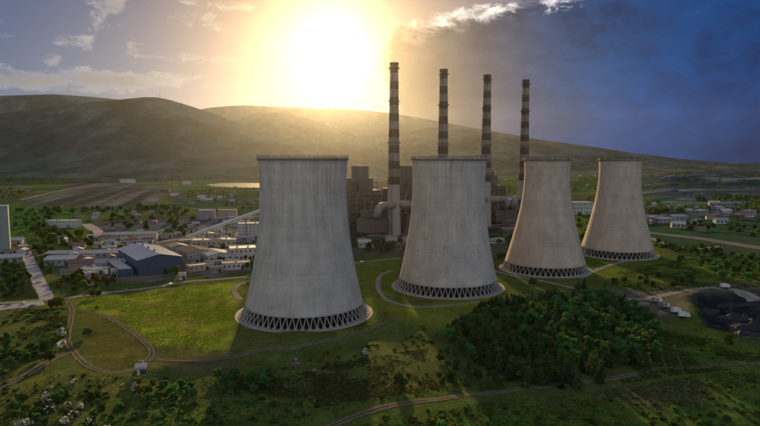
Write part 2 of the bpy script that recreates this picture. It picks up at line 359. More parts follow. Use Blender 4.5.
hill('wooded_hill', 4800, [(-420, 150), (-300, 140), (-200, 124), (-100, 124), (-40, 121), (0, 115), (50, 108), (100, 103), (130, 100), (152, 97.6), (165, 98.5), (185, 104), (210, 112), (235, 121), (262, 131), (300, 141), (340, 151), (400, 160), (440, 164)], 1700, 900, 75, .85, 1.4)
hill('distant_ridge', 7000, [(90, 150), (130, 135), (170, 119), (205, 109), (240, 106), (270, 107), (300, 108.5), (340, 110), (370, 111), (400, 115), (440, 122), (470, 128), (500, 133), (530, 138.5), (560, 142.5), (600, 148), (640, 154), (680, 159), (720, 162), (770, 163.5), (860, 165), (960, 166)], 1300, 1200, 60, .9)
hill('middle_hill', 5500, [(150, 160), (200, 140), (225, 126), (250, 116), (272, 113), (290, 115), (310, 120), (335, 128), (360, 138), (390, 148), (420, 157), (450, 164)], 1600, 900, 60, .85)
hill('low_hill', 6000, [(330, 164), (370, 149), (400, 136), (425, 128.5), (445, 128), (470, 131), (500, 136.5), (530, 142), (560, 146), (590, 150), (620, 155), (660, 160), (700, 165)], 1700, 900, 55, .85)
# mast on the hill top
ax = (163-380)/FPX*4800
t = thing('antenna_mast', 'thin lattice mast on the crest of the dark wooded hill', 'mast', (ax, 4800, HC+(161-99.5)/FPX*4800-8))
m_steel = mat('galvanised_steel', (.22, .22, .23), .5, .2, 1, .5, metal=.5)
mb = MB()
for a in range(3):
    q = a*2.094; mb.tube([(3*math.cos(q), 3*math.sin(q), 0), (.8*math.cos(q), .8*math.sin(q), 48)], .7, 5)
for z in range(4, 48, 5):
    r = 3-2.2*z/48
    for a in range(3): q = a*2.094; mb.tube([(r*math.cos(q), r*math.sin(q), z), (r*math.cos(q+2.094)*.95, r*math.sin(q+2.094)*.95, z+5)], .3, 4)
mb.obj('lattice', m_steel, t); MB().tube([(0, 0, 46), (0, 0, 58)], .6, 6).obj('aerial', m_steel, t)

# ------------------------------------------------------------------ haze
m_haze = bpy.data.materials.new('thin_haze'); m_haze.use_nodes = True; t = m_haze.node_tree; t.nodes.clear()
pv = nd('ShaderNodeVolumePrincipled', t); pv.inputs['Color'].default_value = (.93, .94, .97, 1); pv.inputs['Density'].default_value = HAZE_D if 'HAZE_D' in globals() else 9.0e-6; pv.inputs['Anisotropy'].default_value = .88
o = nd('ShaderNodeOutputMaterial', t); lk(pv.outputs[0], o.inputs['Volume'], t)
tag(MB().box(-13500, 13500, -400, 9700, -45, 900).obj('haze', m_haze), kind='stuff')

# ------------------------------------------------------------------ water, roads, yards
def water(name, poly, z, m):
    n = len(poly); MBx = MB(); cx = sum(p[0] for p in poly)/n; cyy = sum(p[1] for p in poly)/n
    vs = []; 
    for i in range(n):
        a, b = poly[i], poly[(i+1) % n]
        for k in range(6):
            f = k/6; x = a[0]+(b[0]-a[0])*f; y = a[1]+(b[1]-a[1])*f; j = 1+.05*(float(vn(x/15, y/15))-.5); vs.append((cx+(x-cx)*j, cyy+(y-cyy)*j, z))
    MBx.add(vs, [tuple(range(len(vs)))]); return tag(MBx.obj(name, m), kind='structure')
m_lake = mat('lake_water', (.10, .10, .08), .30, .2, .02, .8)
water('lake', LAKE, .9, m_lake)

def strip(name, pts, width, m, lift=.14, wob=.5, world=False):
    q = [np.array(p if world else P(*p)[:2]) for p in pts]; out = []
    for i in range(len(q)-1):
        p_1, p1, p2, p3 = q[max(i-1, 0)], q[i], q[i+1], q[min(i+2, len(q)-1)]
        n = max(2, int(np.linalg.norm(p2-p1)/3.0))
        for k in range(n):
            s = k/n; out.append(.5*((2*p1)+(-p_1+p2)*s+(2*p_1-5*p1+4*p2-p3)*s*s+(-p_1+3*p1-3*p2+p3)*s**3))
    out.append(q[-1]); out = np.array(out); tg = np.gradient(out, axis=0); tg /= np.linalg.norm(tg, axis=1)[:, None]+1e-9
    nr = np.stack([-tg[:, 1], tg[:, 0]], 1); L = len(out); cols = 9; vs = []; fs = []
    wd = width*(1+.25*wob*(fbm(out[:, 0]/9, out[:, 1]/9, 2)-.5)*2); off = wob*(vn(out[:, 0]/12+5, out[:, 1]/12)-.5)
    for j in range(cols):
        pj = out+nr*((j/(cols-1)-.5)*wd+off)[:, None]; z = H(pj[:, 0], pj[:, 1])+lift*(1 if 0 < j < cols-1 else .35)
        vs += list(zip(pj[:, 0], pj[:, 1], z))
    for j in range(cols-1):
        for i in range(L-1): fs.append((j*L+i, j*L+i+1, (j+1)*L+i+1, (j+1)*L+i))
    o = tag(MB().add(vs, fs).obj(name, m, smooth=True), kind='structure')
    at = o.data.attributes.new('across', 'FLOAT', 'POINT'); at.data.foreach_set('value', np.repeat(np.linspace(-1, 1, cols), L).astype(np.float32)); return o
def road_mat(name, col, edge, centre, grass=(.052, .062, .020)):
    m = bpy.data.materials.new(name); m.use_nodes = True; t = m.node_tree; t.nodes.clear()
    b = nd('ShaderNodeBsdfPrincipled', t); o = nd('ShaderNodeOutputMaterial', t); lk(b.outputs[0], o.inputs[0], t); ge = nd('ShaderNodeNewGeometry', t)
    at = nd('ShaderNodeAttribute', t, attribute_name='across'); e = mth('ABSOLUTE', at.outputs['Fac'], tree=t)
    def n_(s, d=6):
        n = nd('ShaderNodeTexNoise', t); lk(ge.outputs['Position'], n.inputs[0], t); n.inputs['Scale'].default_value = s; n.inputs['Detail'].default_value = d; n.inputs['Roughness'].default_value = .7; return n.outputs[0]
    na, nb, nc = n_(.35), n_(.045, 3), n_(1.4)
    f = mth('MULTIPLY', mth('MULTIPLY_ADD', nc, .8, .6, tree=t), mth('MULTIPLY_ADD', nb, .9, .55, tree=t), tree=t)
    cn = nd('ShaderNodeVectorMath', t, operation='SCALE'); cn.inputs[0].default_value = col; lk(f, cn.inputs['Scale'], t)
    gn = nd('ShaderNodeVectorMath', t, operation='SCALE'); gn.inputs[0].default_value = grass; lk(mth('MULTIPLY_ADD', na, 1.6, .2, tree=t), gn.inputs['Scale'], t)
    k = sstep(mth('MULTIPLY_ADD', mth('SUBTRACT', na, .5, tree=t), 1.5, e, tree=t), 1.0-edge, 1.02, t)
    c2 = mth('MULTIPLY', sstep(mth('MULTIPLY_ADD', mth('SUBTRACT', na, .5, tree=t), 1.4, e, tree=t), .38, .18, t), centre, tree=t)
    k = mth('MAXIMUM', k, c2, tree=t)
    k = mth('MAXIMUM', k, mth('MULTIPLY', sstep(nb, .56, .68, t), centre*.7, tree=t), tree=t)
    lk(mixc(k, cn.outputs[0], gn.outputs[0], t), b.inputs['Base Color'], t); b.inputs['Roughness'].default_value = .95; b.inputs['Specular IOR Level'].default_value = .0
    return m
m_conc_road = road_mat('worn_concrete_road', (.36, .34, .36), .12, 0.0)
m_asph = road_mat('grey_asphalt', (.16, .155, .16), .15, 0.0)
m_dirt = road_mat('dirt_track', (.20, .165, .12), .5, .8)
m_path = road_mat('pale_gravel', (.29, .27, .24), .32, .3)
strip('concrete_road', [(20, 238), (24, 248), (30, 262), (38, 280), (48, 299)], 10, m_conc_road)
strip('main_road', [(-60, 306), (10, 303), (47, 300), (75, 297), (105, 293), (150, 288), (185, 282), (215, 279.5), (246, 277)], 7, m_path, .18)
strip('concrete_yard', [(-50, 311), (-10, 309), (20, 306), (44, 303)], 15, m_conc_road, .24)
strip('dirt_track', [(66, 298), (72, 310), (70, 325), (67, 338), (73, 351), (83, 362), (97, 370), (117, 373), (137, 369)], 4.2, m_dirt)
strip('dirt_track', [(90, 313), (105, 316.5), (120, 324), (135, 334), (147, 344), (152, 353), (146, 362)], 4.4, m_dirt)
strip('dirt_track', [(152, 359), (170, 361), (195, 361), (226, 357), (262, 350), (300, 346), (340, 338), (375, 327), (400, 316)], 2.6, m_dirt)
strip('dirt_track', [(-20, 395), (18, 379), (40, 366), (58, 356), (72, 350)], 6, m_dirt)
strip('gravel_road', [(300, 440), (335, 424), (362, 414), (400, 404), (440, 399), (490, 393), (540, 387), (575, 383), (620, 377), (680, 368), (760, 363), (820, 362)], 4.4, m_dirt)
strip('service_road', [(612, 298), (640, 299.5), (655, 297), (680, 292), (712, 287.5), (735, 290), (770, 297)], 7, m_path)
strip('service_road', [(493, 271), (520, 277), (552, 283), (585, 291)], 5, m_path)
strip('service_road', [(580, 278), (592, 272), (614, 264), (640, 258)], 6, m_path)
strip('service_road', [(351, 264), (372, 261), (400, 258)], 6, m_path)
strip('service_road', [(246, 277), (252, 279.5), (240, 284), (234, 290), (240, 300)], 4.5, m_path)
strip('service_road', [(393, 270), (380, 276), (379, 290), (392, 302), (425, 307), (480, 302)], 4, m_path)
strip('rail_yard', [(635, 231), (665, 234.5), (700, 238.5), (760, 248), (830, 258)], 24, m_asph)
strip('pale_lane', [(650, 237.5), (663, 243), (684, 248), (702, 248.5), (720, 246.5)], 8, m_path)
strip('plant_road', [(150, 241), (165, 248.5), (182, 259), (200, 269.5), (214, 278)], 9, m_asph)
strip('plant_road', [(86, 224), (97, 231), (110, 240), (121, 249)], 16, m_conc_road)
strip('plant_road', [(150, 243), (190, 238), (240, 233)], 9, m_conc_road)
strip('plant_road', [(30, 256), (80, 251), (125, 247), (160, 246)], 10, m_asph)
strip('country_road', [(40, 212.5), (110, 211.5), (170, 210), (262, 206)], 9, m_path, .3)
strip('country_road', [(20, 200), (90, 186.5), (200, 189), (262, 190)], 12, m_path, .6)
strip('country_road', [(640, 216), (700, 214.5), (800, 216)], 14, m_path, .5)
# ------------------------------------------------------------------ cooling towers
def tower_concrete(name, col, streak, warm):
    m = bpy.data.materials.new(name); m.use_nodes = True; t = m.node_tree; t.nodes.clear()
    b = nd('ShaderNodeBsdfPrincipled', t); o = nd('ShaderNodeOutputMaterial', t); lk(b.outputs[0], o.inputs[0], t)
    tcn = nd('ShaderNodeTexCoord', t); s = nd('ShaderNodeSeparateXYZ', t); lk(tcn.outputs['Object'], s.inputs[0], t)
    ang = mth('ARCTAN2', s.outputs[1], s.outputs[0], tree=t); z = s.outputs[2]
    oi = nd('ShaderNodeObjectInfo', t)
    def nz_(sx, sz, det, seed):
        cb = nd('ShaderNodeCombineXYZ', t); lk(mth('MULTIPLY', mth('SINE', ang, tree=t), sx, tree=t), cb.inputs[0], t); lk(mth('MULTIPLY', mth('COSINE', ang, tree=t), sx, tree=t), cb.inputs[1], t)
        lk(mth('MULTIPLY_ADD', z, sz, mth('MULTIPLY_ADD', oi.outputs['Random'], 60.0, seed, tree=t), tree=t), cb.inputs[2], t)
        n = nd('ShaderNodeTexNoise', t); lk(cb.outputs[0], n.inputs[0], t); n.inputs['Scale'].default_value = 1; n.inputs['Detail'].default_value = det; n.inputs['Roughness'].default_value = .6; return n.outputs[0]
    st = nz_(34, .012, 4, 3.0)      # run-off streaks
    st2 = nz_(15, .05, 5, 13.0)
    pt = nz_(3.2, .07, 6, 31.0)      # broad patches
    gr = nz_(55, 1.3, 4, 7.0)      # grain
    lift = mth('FRACT', mth('DIVIDE', z, 1.5, tree=t), tree=t)
    ll = mth('MULTIPLY', mth('LESS_THAN', lift, .16, tree=t), .04, tree=t)
    cell = nd('ShaderNodeTexWhiteNoise', t, noise_dimensions='1D'); lk(mth('FLOOR', mth('DIVIDE', z, 1.5, tree=t), tree=t), cell.inputs['W'], t)
    merid = mth('FRACT', mth('MULTIPLY', ang, 120/6.2832, tree=t), tree=t); ml = mth('MULTIPLY', mth('LESS_THAN', merid, .14, tree=t), .045, tree=t)
    hz = sstep(z, 30, 98, t)
    f = mth('MULTIPLY_ADD', mth('MULTIPLY', sstep(st, .50, .66, t), mth('MULTIPLY_ADD', hz, .75, .25, tree=t), tree=t), -streak, 1.0, tree=t)
    f = mth('MULTIPLY', f, mth('MULTIPLY_ADD', sstep(st2, .53, .70, t), -.28*streak/.5, 1.0, tree=t), tree=t)
    f = mth('MULTIPLY', f, mth('MULTIPLY_ADD', pt, .9, .55, tree=t), tree=t)
    f = mth('MULTIPLY', f, mth('MULTIPLY_ADD', gr, .5, .75, tree=t), tree=t)
    f = mth('MULTIPLY', f, mth('SUBTRACT', mth('SUBTRACT', 1.0, ll, tree=t), ml, tree=t), tree=t)
    f = mth('MULTIPLY', f, mth('MULTIPLY_ADD', cell.outputs['Value'], .10, .95, tree=t), tree=t)
    f = mth('MULTIPLY', f, mth('MULTIPLY_ADD', sstep(z, 96.2, 98.4, t), -.45, 1.0, tree=t), tree=t)   # darker towards the lip
    c = mixc(pt, col, warm, t)
    cn = nd('ShaderNodeVectorMath', t, operation='SCALE'); lk(c, cn.inputs[0], t); lk(f, cn.inputs['Scale'], t)
    lk(cn.outputs[0], b.inputs['Base Color'], t); b.inputs['Roughness'].default_value = .9; b.inputs['Specular IOR Level'].default_value = .2
    bp = nd('ShaderNodeBump', t); bp.inputs['Distance'].default_value = .12; lk(mth('ADD', gr, mth('MULTIPLY', ml, 3.0, tree=t), tree=t), bp.inputs['Height'], t); lk(bp.outputs[0], b.inputs['Normal'], t)
    return m
m_tgrey = tower_concrete('streaked_grey_concrete', (.455, .42, .385), .27, (.49, .45, .405))
m_twarm = tower_concrete('smooth_buff_concrete', (.465, .385, .32), .14, (.50, .415, .34))
m_leg = mat('leg_concrete', (.33, .31, .29), .9, .3, .6, var2=.2, scale2=.1)
m_apron = mat('apron_concrete', (.34, .31, .27), .9, .35, .3, var2=.3, scale2=.05)
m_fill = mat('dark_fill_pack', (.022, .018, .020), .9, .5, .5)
m_rust = mat('rusty_railing', (.085, .055, .042), .8, .3, 1)
m_white = mat('white_paint', (.75, .74, .71), .6, .12, .5)
HT = 98.6; ZB = 7.6
def cooling_tower(px, py, a, zt, b, nleg, m, rleg, label):
    x, y, z = P(px, py); t = thing('cooling_tower', label, 'cooling tower', (x, y, 0), .1, 'cooling towers standing in a row')
    rad = lambda q: a*math.sqrt(1+((q-zt)/b)**2)
    zs = np.linspace(ZB, HT-1.2, 60)
    prof = [(rad(q), q) for q in zs]+[(rad(HT)+.55, HT-.9), (rad(HT)+.55, HT), (rad(HT)-.9, HT)]+[(rad(q)-.55-.3*(q < 25), q) for q in zs[::-1]]
    prof += [(rad(ZB)-.85, ZB-.9), (rad(ZB)+.18, ZB-.9)]
    MB().lathe(prof, 144, True).obj('shell', m, t, True)
    # walkway with railing on the lip
    rt = rad(HT)+.55; mb = MB()
    for h in (.6, 1.25):
        mb.lathe([(rt-.15, HT+h), (rt-.02, HT+h), (rt-.02, HT+h+.12), (rt-.15, HT+h+.12)], 72, True)
    for k in range(72): q = 2*math.pi*k/72; mb.tube([((rt-.08)*math.cos(q), (rt-.08)*math.sin(q), HT-.05), ((rt-.08)*math.cos(q), (rt-.08)*math.sin(q), HT+1.3)], .06, 4)
    mb.obj('railing', m_rust, t)
    MB().lathe([(rt-.02, HT-1.5), (rt+1.0, HT-1.5), (rt+1.0, HT-1.2), (rt-.02, HT-1.2)], 72, True).obj('walkway', m_rust, t)
    # slanting pairs of legs
    rb = rleg; r1 = rad(ZB)-.3; dq = 2*math.pi/nleg
    lv = Vector((r1, 0, ZB-.4)); me = []
    for s in (-1, 1):
        q0 = 0; q1 = s*dq*.47
        p_b = (rb*math.cos(q0+s*dq*.04), rb*math.sin(q0+s*dq*.04), .9); p_t = (r1*math.cos(q1), r1*math.sin(q1), ZB-.35)
        me.append(MB().tube([p_b, p_t], [.33, .27], 8).mesh('leg', m_leg))
    for k in range(nleg):
        for s in (0, 1): link('leg', me[s], t, None, k*dq)
    for k in range(nleg):
        if k == 0: pm = MB().box(rb-1.1, rb+1.1, -1.0, 1.0, .3, 1.25).mesh('footing', m_leg)
        link('footing', pm, t, None, k*dq)
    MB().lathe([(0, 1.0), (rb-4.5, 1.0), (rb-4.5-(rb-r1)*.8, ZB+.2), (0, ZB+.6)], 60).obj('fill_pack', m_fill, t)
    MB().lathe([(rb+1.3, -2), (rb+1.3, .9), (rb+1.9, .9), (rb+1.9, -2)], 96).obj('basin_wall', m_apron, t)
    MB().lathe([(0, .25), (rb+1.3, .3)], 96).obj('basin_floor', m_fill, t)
    MB().lathe([(rb+1.9, .35), (rb+3.9, .25), (rb+4.2, -1.5)], 96).obj('apron', m_apron, t)
    # ladder with hoops up the shell
    q = 1.3; mb = MB(); zz = np.linspace(ZB, HT, 24)
    for d in (-.3, .3): mb.tube([((rad(s)+.35)*math.cos(q)-d*math.sin(q), (rad(s)+.35)*math.sin(q)+d*math.cos(q), s) for s in zz], .09, 4)
    for s in np.arange(ZB+1, HT, 1.2): r = rad(s)+.35; mb.tube([(r*math.cos(q)+.3*math.sin(q), r*math.sin(q)-.3*math.cos(q), s), (r*math.cos(q)-.3*math.sin(q), r*math.sin(q)+.3*math.cos(q), s)], .05, 4)
    mb.obj('ladder', m_steel, t)
    lampm = MB().lathe([(0, 0), (.35, 0), (.4, .5), (.25, .9), (0, 1)], 10).mesh('warning_lamp', m_white)
    for k in range(6): q = k*1.0472+.35; link('warning_lamp', lampm, t, ((rt-.6)*math.cos(q), (rt-.6)*math.sin(q), HT))
    return x, y
T1 = cooling_tower(305, 312.5, 26.9, 80, 77, 60, m_tgrey, 39.6, 'largest and nearest grey streaked concrete cooling tower, leftmost of the four')
T2 = cooling_tower(447.5, 286, 27.4, 80, 79, 60, m_tgrey, 39.6, 'grey streaked cooling tower second from the left, in front of the striped chimneys')
T3 = cooling_tower(544.5, 269, 19.4, 86, 53, 52, m_twarm, 36.6, 'smooth buff cooling tower third from the left, narrow at the top')
T4 = cooling_tower(616.5, 254, 20.2, 86, 56, 52, m_twarm, 36.6, 'smallest and farthest buff cooling tower, rightmost of the four')

# ------------------------------------------------------------------ chimneys
m_red = mat('weathered_red_band', (.095, .060, .049), .85, .5, .25, var2=.5, scale2=.06, stretch=(1, 1, .4))
m_pale = mat('weathered_white_band', (.215, .185, .158), .85, .5, .25, var2=.5, scale2=.06, stretch=(1, 1, .3))
m_shaft = mat('chimney_concrete', (.36, .325, .28), .9, .25, .2, var2=.3, scale2=.05, stretch=(1, 1, .2))
CH0 = np.array([17.0, 686.0]); HCH = 213.0
chim = [CH0+k*80.4*UA for k in range(4)]
names = ['tall red and white banded chimney nearest the sun, leftmost of the four', 'banded chimney second from the left, above the second cooling tower', 'banded chimney third from the left, right of the second cooling tower', 'banded chimney at the right end of the row, beside the third cooling tower']
def cr(z): return 9.3-4.4*(z/HCH)**.75
for k, c in enumerate(chim):
    t = thing('chimney', names[k], 'chimney', (c[0], c[1], 0), 0, 'banded power station chimneys')
    MB().lathe([(cr(z), z) for z in np.linspace(-1, 68, 12)], 40).obj('shaft', m_shaft, t, True)
    zs = np.linspace(68, HCH-2, 16)
    for i in range(15):
        za, zb = zs[i], zs[i+1]
        MB().lathe([(cr(za), za), (cr((za+zb)/2), (za+zb)/2), (cr(zb), zb)], 40).obj('painted_band', m_red if i % 2 == 0 else m_pale, t, True)
    MB().lathe([(cr(HCH-2), HCH-2), (cr(HCH)+.55, HCH-1.6), (cr(HCH)+.55, HCH+.9), (cr(HCH)-1.1, HCH+.9), (cr(HCH)-1.1, HCH-12)], 40).obj('cap', m_red, t)
    for z in (HCH-6, 168, 118, 70):
        r = cr(z); pl = MB().lathe([(r-.1, z), (r+1.9, z), (r+1.9, z+.35), (r-.1, z+.35)], 32, True).obj('platform', m_rust, t)
        rl = MB().lathe([(r+1.75, z+1.3), (r+1.9, z+1.3), (r+1.9, z+1.5), (r+1.75, z+1.5)], 32, True)
        for q in range(16): a = q*math.pi/8; rl.tube([((r+1.8)*math.cos(a), (r+1.8)*math.sin(a), z+.3), ((r+1.8)*math.cos(a), (r+1.8)*math.sin(a), z+1.5)], .08, 4)
        rl.obj('railing', m_rust, pl)
    mb = MB(); q = -1.9
    for d in (-.5, .5): mb.tube([((cr(s)+.4)*math.cos(q)-d*math.sin(q), (cr(s)+.4)*math.sin(q)+d*math.cos(q), s) for s in np.linspace(2, HCH, 14)], .12, 4)
    mb.obj('ladder', m_rust, t)

# ------------------------------------------------------------------ power station blocks
m_pan = mat('weathered_cladding', (.155, .128, .105), .8, .3, .15, var2=.35, scale2=.03, stretch=(1, 1, .3))
m_pan2 = mat('sooty_cladding', (.10, .083, .070), .85, .3, .15, var2=.35, scale2=.03, stretch=(1, 1, .3))
m_frame = mat('painted_steelwork', (.12, .10, .09), .7, .25, .5)
m_duct = mat('duct_sheeting', (.25, .21, .175), .6, .25, .25, .4, var2=.3, scale2=.06)
m_roof = mat('roof_felt', (.14, .13, .125), .9, .25, .3)
m_pane = mat('dark_window_glass', (.035, .04, .048), .15, .3, .3, .6)
def uv(c, u, v, z=0): q = np.asarray(c)+u*UA+v*VA; return (q[0], q[1], z)
bl_lab = ['tall boiler house between the first and second cooling towers', 'boiler house with stair tower right behind the leftmost chimney', 'boiler house hidden behind the second cooling tower', 'boiler house behind the third chimney']
for k, c in enumerate(chim):
    t = thing('boiler_house', bl_lab[k], 'boiler house', uv(c, 0, 58), ROT, 'boiler houses of the power station')
    MB().box(-26, 26, 0, 46, -1, 58).obj('main_block', m_pan2, t)
    MB().box(-11, 12, 3, 24, 58.003, 74).obj('upper_block', m_pan, t)
    MB().box(-9.5, 8.5, 8, 22, 74.003, 90 if k < 2 else 80).obj('lift_tower', m_pan, t)
    MB().box(-30, -26.003, 4, 14, -1, 64).obj('stair_tower', m_pan, t)
    for i in range(6):      # cladding panels between the frame columns
        for j in range(5):
            if i == 0 and j == 0: pm = MB().box(-3.9, 3.9, -.35, -.003, -5.2, 5.2).mesh('panel', m_pan)
            link('panel', pm, t, (-21.5+i*8.6, 0, 6.0+j*11.4))
    wm = MB().box(-3.2, 3.2, -.55, -.36, -.9, .9).mesh('window', m_pane)
    for i in range(6):
        for j in range(1, 5): link('window', wm, t, (-21.5+i*8.6, 0, 5.0+j*11.4))
    for i in range(3): MB().lathe([(1.0, 0), (1.0, 6), (1.2, 6), (1.2, 7)], 12).obj('roof_vent', m_duct, t, True, (-20+i*3.8, 8, 58))
    mb = MB()
    for i in range(7):
        mb.box(-26.2+i*8.6, -25.4+i*8.6, -.9, -.36, -1, 58.5)
    mb.obj('columns', m_frame, t)
    for z in (14, 26, 38, 50):      # access galleries with rails along the front
        g_ = MB().box(-26, 26, -2.6, -.92, z, z+.3); g_.obj('gallery', m_frame, t)
        MB().box(-26, 26, -2.6, -2.5, z+1.1, z+1.25).box(-26, 26, -2.6, -2.5, z+.6, z+.72).obj('gallery_rail', m_frame, t)
    for i, (xx, rr) in enumerate(((-19, .8), (-6, 1.1), (4, .7), (15, 1.0))):
        MB().tube([(xx, -3.6, 2), (xx, -3.6, 48-4*i), (xx+3, -3.6, 52-4*i), (xx+3, .5, 53-4*i)], rr, 10).obj('downpipe', m_duct, t, True)
    mb = MB()
    for i in range(4): mb.tube([(-32.5, 4, 4+i*14), (-32.5, 14, 11+i*14)], .35, 5).tube([(-32.5, 14, 11+i*14), (-32.5, 4, 18+i*14)], .35, 5)
    mb.obj('outside_stair', m_frame, t)
    mb = MB()
    for (xx, yy) in ((-24, 2), (-24, 30), (20, 30), (20, 4)): mb.tube([(xx, yy, 58), (xx, yy, 70)], .4, 6)
    mb.tube([(-24, 2, 69), (20, 4, 69)], .4, 6).tube([(-24, 2, 60), (-2, 3, 69)], .3, 5).tube([(20, 4, 60), (-2, 3, 69)], .3, 5).tube([(-24, 2, 69), (-24, 30, 69)], .4, 6)
    mb.obj('roof_steelwork', m_frame, t)
# turbine hall
t = thing('turbine_hall', 'long low turbine hall behind the boiler houses', 'hall', uv(chim[0], -30, 108), ROT)
MB().box(0, 300, 0, 38, -1, 30).obj('walls', m_pan, t); MB().add([(-1, -1, 30.01), (301, -1, 30.01), (301, 39, 30.01), (-1, 39, 30.01), (-1, 19, 35), (301, 19, 35)], [(0, 1, 5, 4), (2, 3, 4, 5), (0, 4, 3), (1, 2, 5)]).obj('roof', m_roof, t)
# precipitators and flue ducts in front of the chimneys
pr_lab = ['precipitator block with hoppers left of the leftmost chimney', 'precipitator block with hoppers below the second chimney', 'precipitator block with hoppers right of the third chimney', 'precipitator block with hoppers beside the rightmost chimney']
def elbow(c, p1, r, d1, d2, n=8):  # quarter bend at corner p1 from direction d1 to d2
    p1 = Vector(p1); a = p1-r*Vector(d1); cen = a+r*Vector(d2)
    return [(cen+r*(math.sin(q)*Vector(d1)-math.cos(q)*Vector(d2)))[:] for q in np.linspace(0, math.pi/2, n)]
for k, c in enumerate(chim):
    for s in (-1, 1):
        t = thing('precipitator', pr_lab[k]+(', nearer half' if s < 0 else ', farther half'), 'precipitator', uv(c, s*28, -4), ROT, 'electrostatic precipitators')
        MB().box(-12, 12, -2, 26, 11, 27).obj('casing', m_pan, t)
        mb = MB()
        for i in range(3):
            for j in range(3):
                x0, y0 = -12+i*8, -2+j*9.3; mb.add([(x0, y0, 11), (x0+8, y0, 11), (x0+8, y0+9.3, 11), (x0, y0+9.3, 11), (x0+4, y0+4.6, 4.5)], [(0, 1, 4), (1, 2, 4), (2, 3, 4), (3, 0, 4)])
        mb.obj('hoppers', m_pan2, t)
        lm = MB().box(-.5, .5, -.5, .5, -1, 11).mesh('leg', m_frame)
        for i in range(4):
            for j in (-1.5, 12, 25.5): link('leg', lm, t, (-11.4+i*7.6, j, 0))
        for i in range(5): MB().box(-.35, .35, -2.4, -2.003, 11, 27).obj('stiffener', m_frame, t, False, (-10+i*5, 0, 0))
        mb = MB(); mb.box(-10, 10, 2, 22, 27.003, 29.5); mb.obj('penthouse', m_pan2, t)
        d = thing('flue_duct', 'fat round flue duct bending down %s of the %s chimney' % ('left' if s < 0 else 'right', ['leftmost', 'second', 'third', 'rightmost'][k]), 'flue duct', uv(c, 0, -8), ROT, 'flue ducts along the chimneys')
        zc = 43.0; L = 30 if k != 2 else 34
        pts = [(s*3.0, 4.0, zc), (s*(L-11), 0, zc)]+elbow(None, (s*L, 0, zc), 8, (s, 0, 0), (0, 0, -1))+[(s*L, 0, 29.3)]
        pts = [(s*1.0, 6.0, zc)]+[(s*(7+q*(L-19)/4), 4.0*max(0, 1-q/1.2), zc) for q in range(1, 5)]+elbow(None, (s*L, 0, zc), 8, (s, 0, 0), (0, 0, -1))+[(s*L, 3, 29.6)]
        MB().tube(pts, 4.6, 24).obj('duct', m_duct, d, True)
        for q in (14, 19): 
            rg = MB().lathe([(4.5, -.25), (4.95, -.25), (4.95, .25), (4.5, .25)], 24, True).obj('stiffening_ring', m_frame, d); rg.location = (s*q, 1.0 if q == 14 else 0, zc); rg.rotation_euler = (0, R(90), 0)
        mb = MB()
        for q in (12, L-7):
            for e in (-3.6, 3.6): mb.tube([(s*q, e, zc-3), (s*q, e*1.4, -1)], .45, 6)
            mb.tube([(s*q, -4.6, 14), (s*q, 4.2, 30)], .25, 5)
        mb.obj('trestle', m_frame, d)

# sloping coal conveyor
a = np.array(P(187, 240.5)); b = np.array([*uv(chim[0], -40, 60)[:2], 66.0]); d3 = b-a; L2 = math.hypot(d3[0], d3[1])
t = thing('coal_conveyor', 'long sloping coal conveyor gallery rising from the yards to the boiler house', 'conveyor', (a[0], a[1], 0), math.atan2(d3[1], d3[0]))
m_gal = mat('pale_gallery_sheeting', (.52, .47, .40), .7, .2, .2, var2=.2)
sl = d3[2]/L2; n = 16
gm = MB()
seg = L2/n
for q in range(n):
    x0, x1 = q*seg+.15, (q+1)*seg-.15; z0, z1 = 2+x0*sl, 2+x1*sl
    MB().add([(x0, -2.6, z0), (x1, -2.6, z1), (x1, 2.6, z1), (x0, 2.6, z0), (x0, -2.6, z0+3.4), (x1, -2.6, z1+3.4), (x1, 2.6, z1+3.4), (x0, 2.6, z0+3.4)], [(3, 2, 1, 0), (4, 5, 6, 7), (0, 1, 5, 4), (1, 2, 6, 5), (2, 3, 7, 6), (3, 0, 4, 7)]).obj('gallery_section', m_gal, t)
MB().add([(-1, -2.9, 5.42-sl), (L2, -2.9, 5.42+L2*sl), (L2, 2.9, 5.42+L2*sl), (-1, 2.9, 5.42-sl), (-1, 0, 6.5-sl), (L2, 0, 6.5+L2*sl)], [(0, 1, 5, 4), (2, 3, 4, 5)]).obj('roof', m_white, t)
for q in range(2, n, 2):
    x = q*seg; z = 2+x*sl; mb = MB()
    for e in (-1, 1): mb.tube([(x, e*2.2, z), (x, e*(2.2+z*.07), -1)], .4, 6)
    for zz in np.arange(4, z-4, 8): mb.tube([(x, -2.2-(z-zz)*.07, zz), (x, 2.2+(z-zz-6)*.07, min(zz+7, z))], .2, 4)
    mb.obj('trestle', m_frame, t)

# transfer tower where the conveyor meets the boiler house
t = thing('transfer_tower', 'sheeted transfer tower at the upper end of the coal conveyor', 'tower', (b[0]+5*d3[0]/L2, b[1]+5*d3[1]/L2, 0), ROT)
MB().box(-6, 6, -6, 6, -1, 74).obj('walls', m_pan, t); MB().box(-6.4, 6.4, -6.4, 6.4, 74.003, 74.8).obj('roof', m_roof, t)
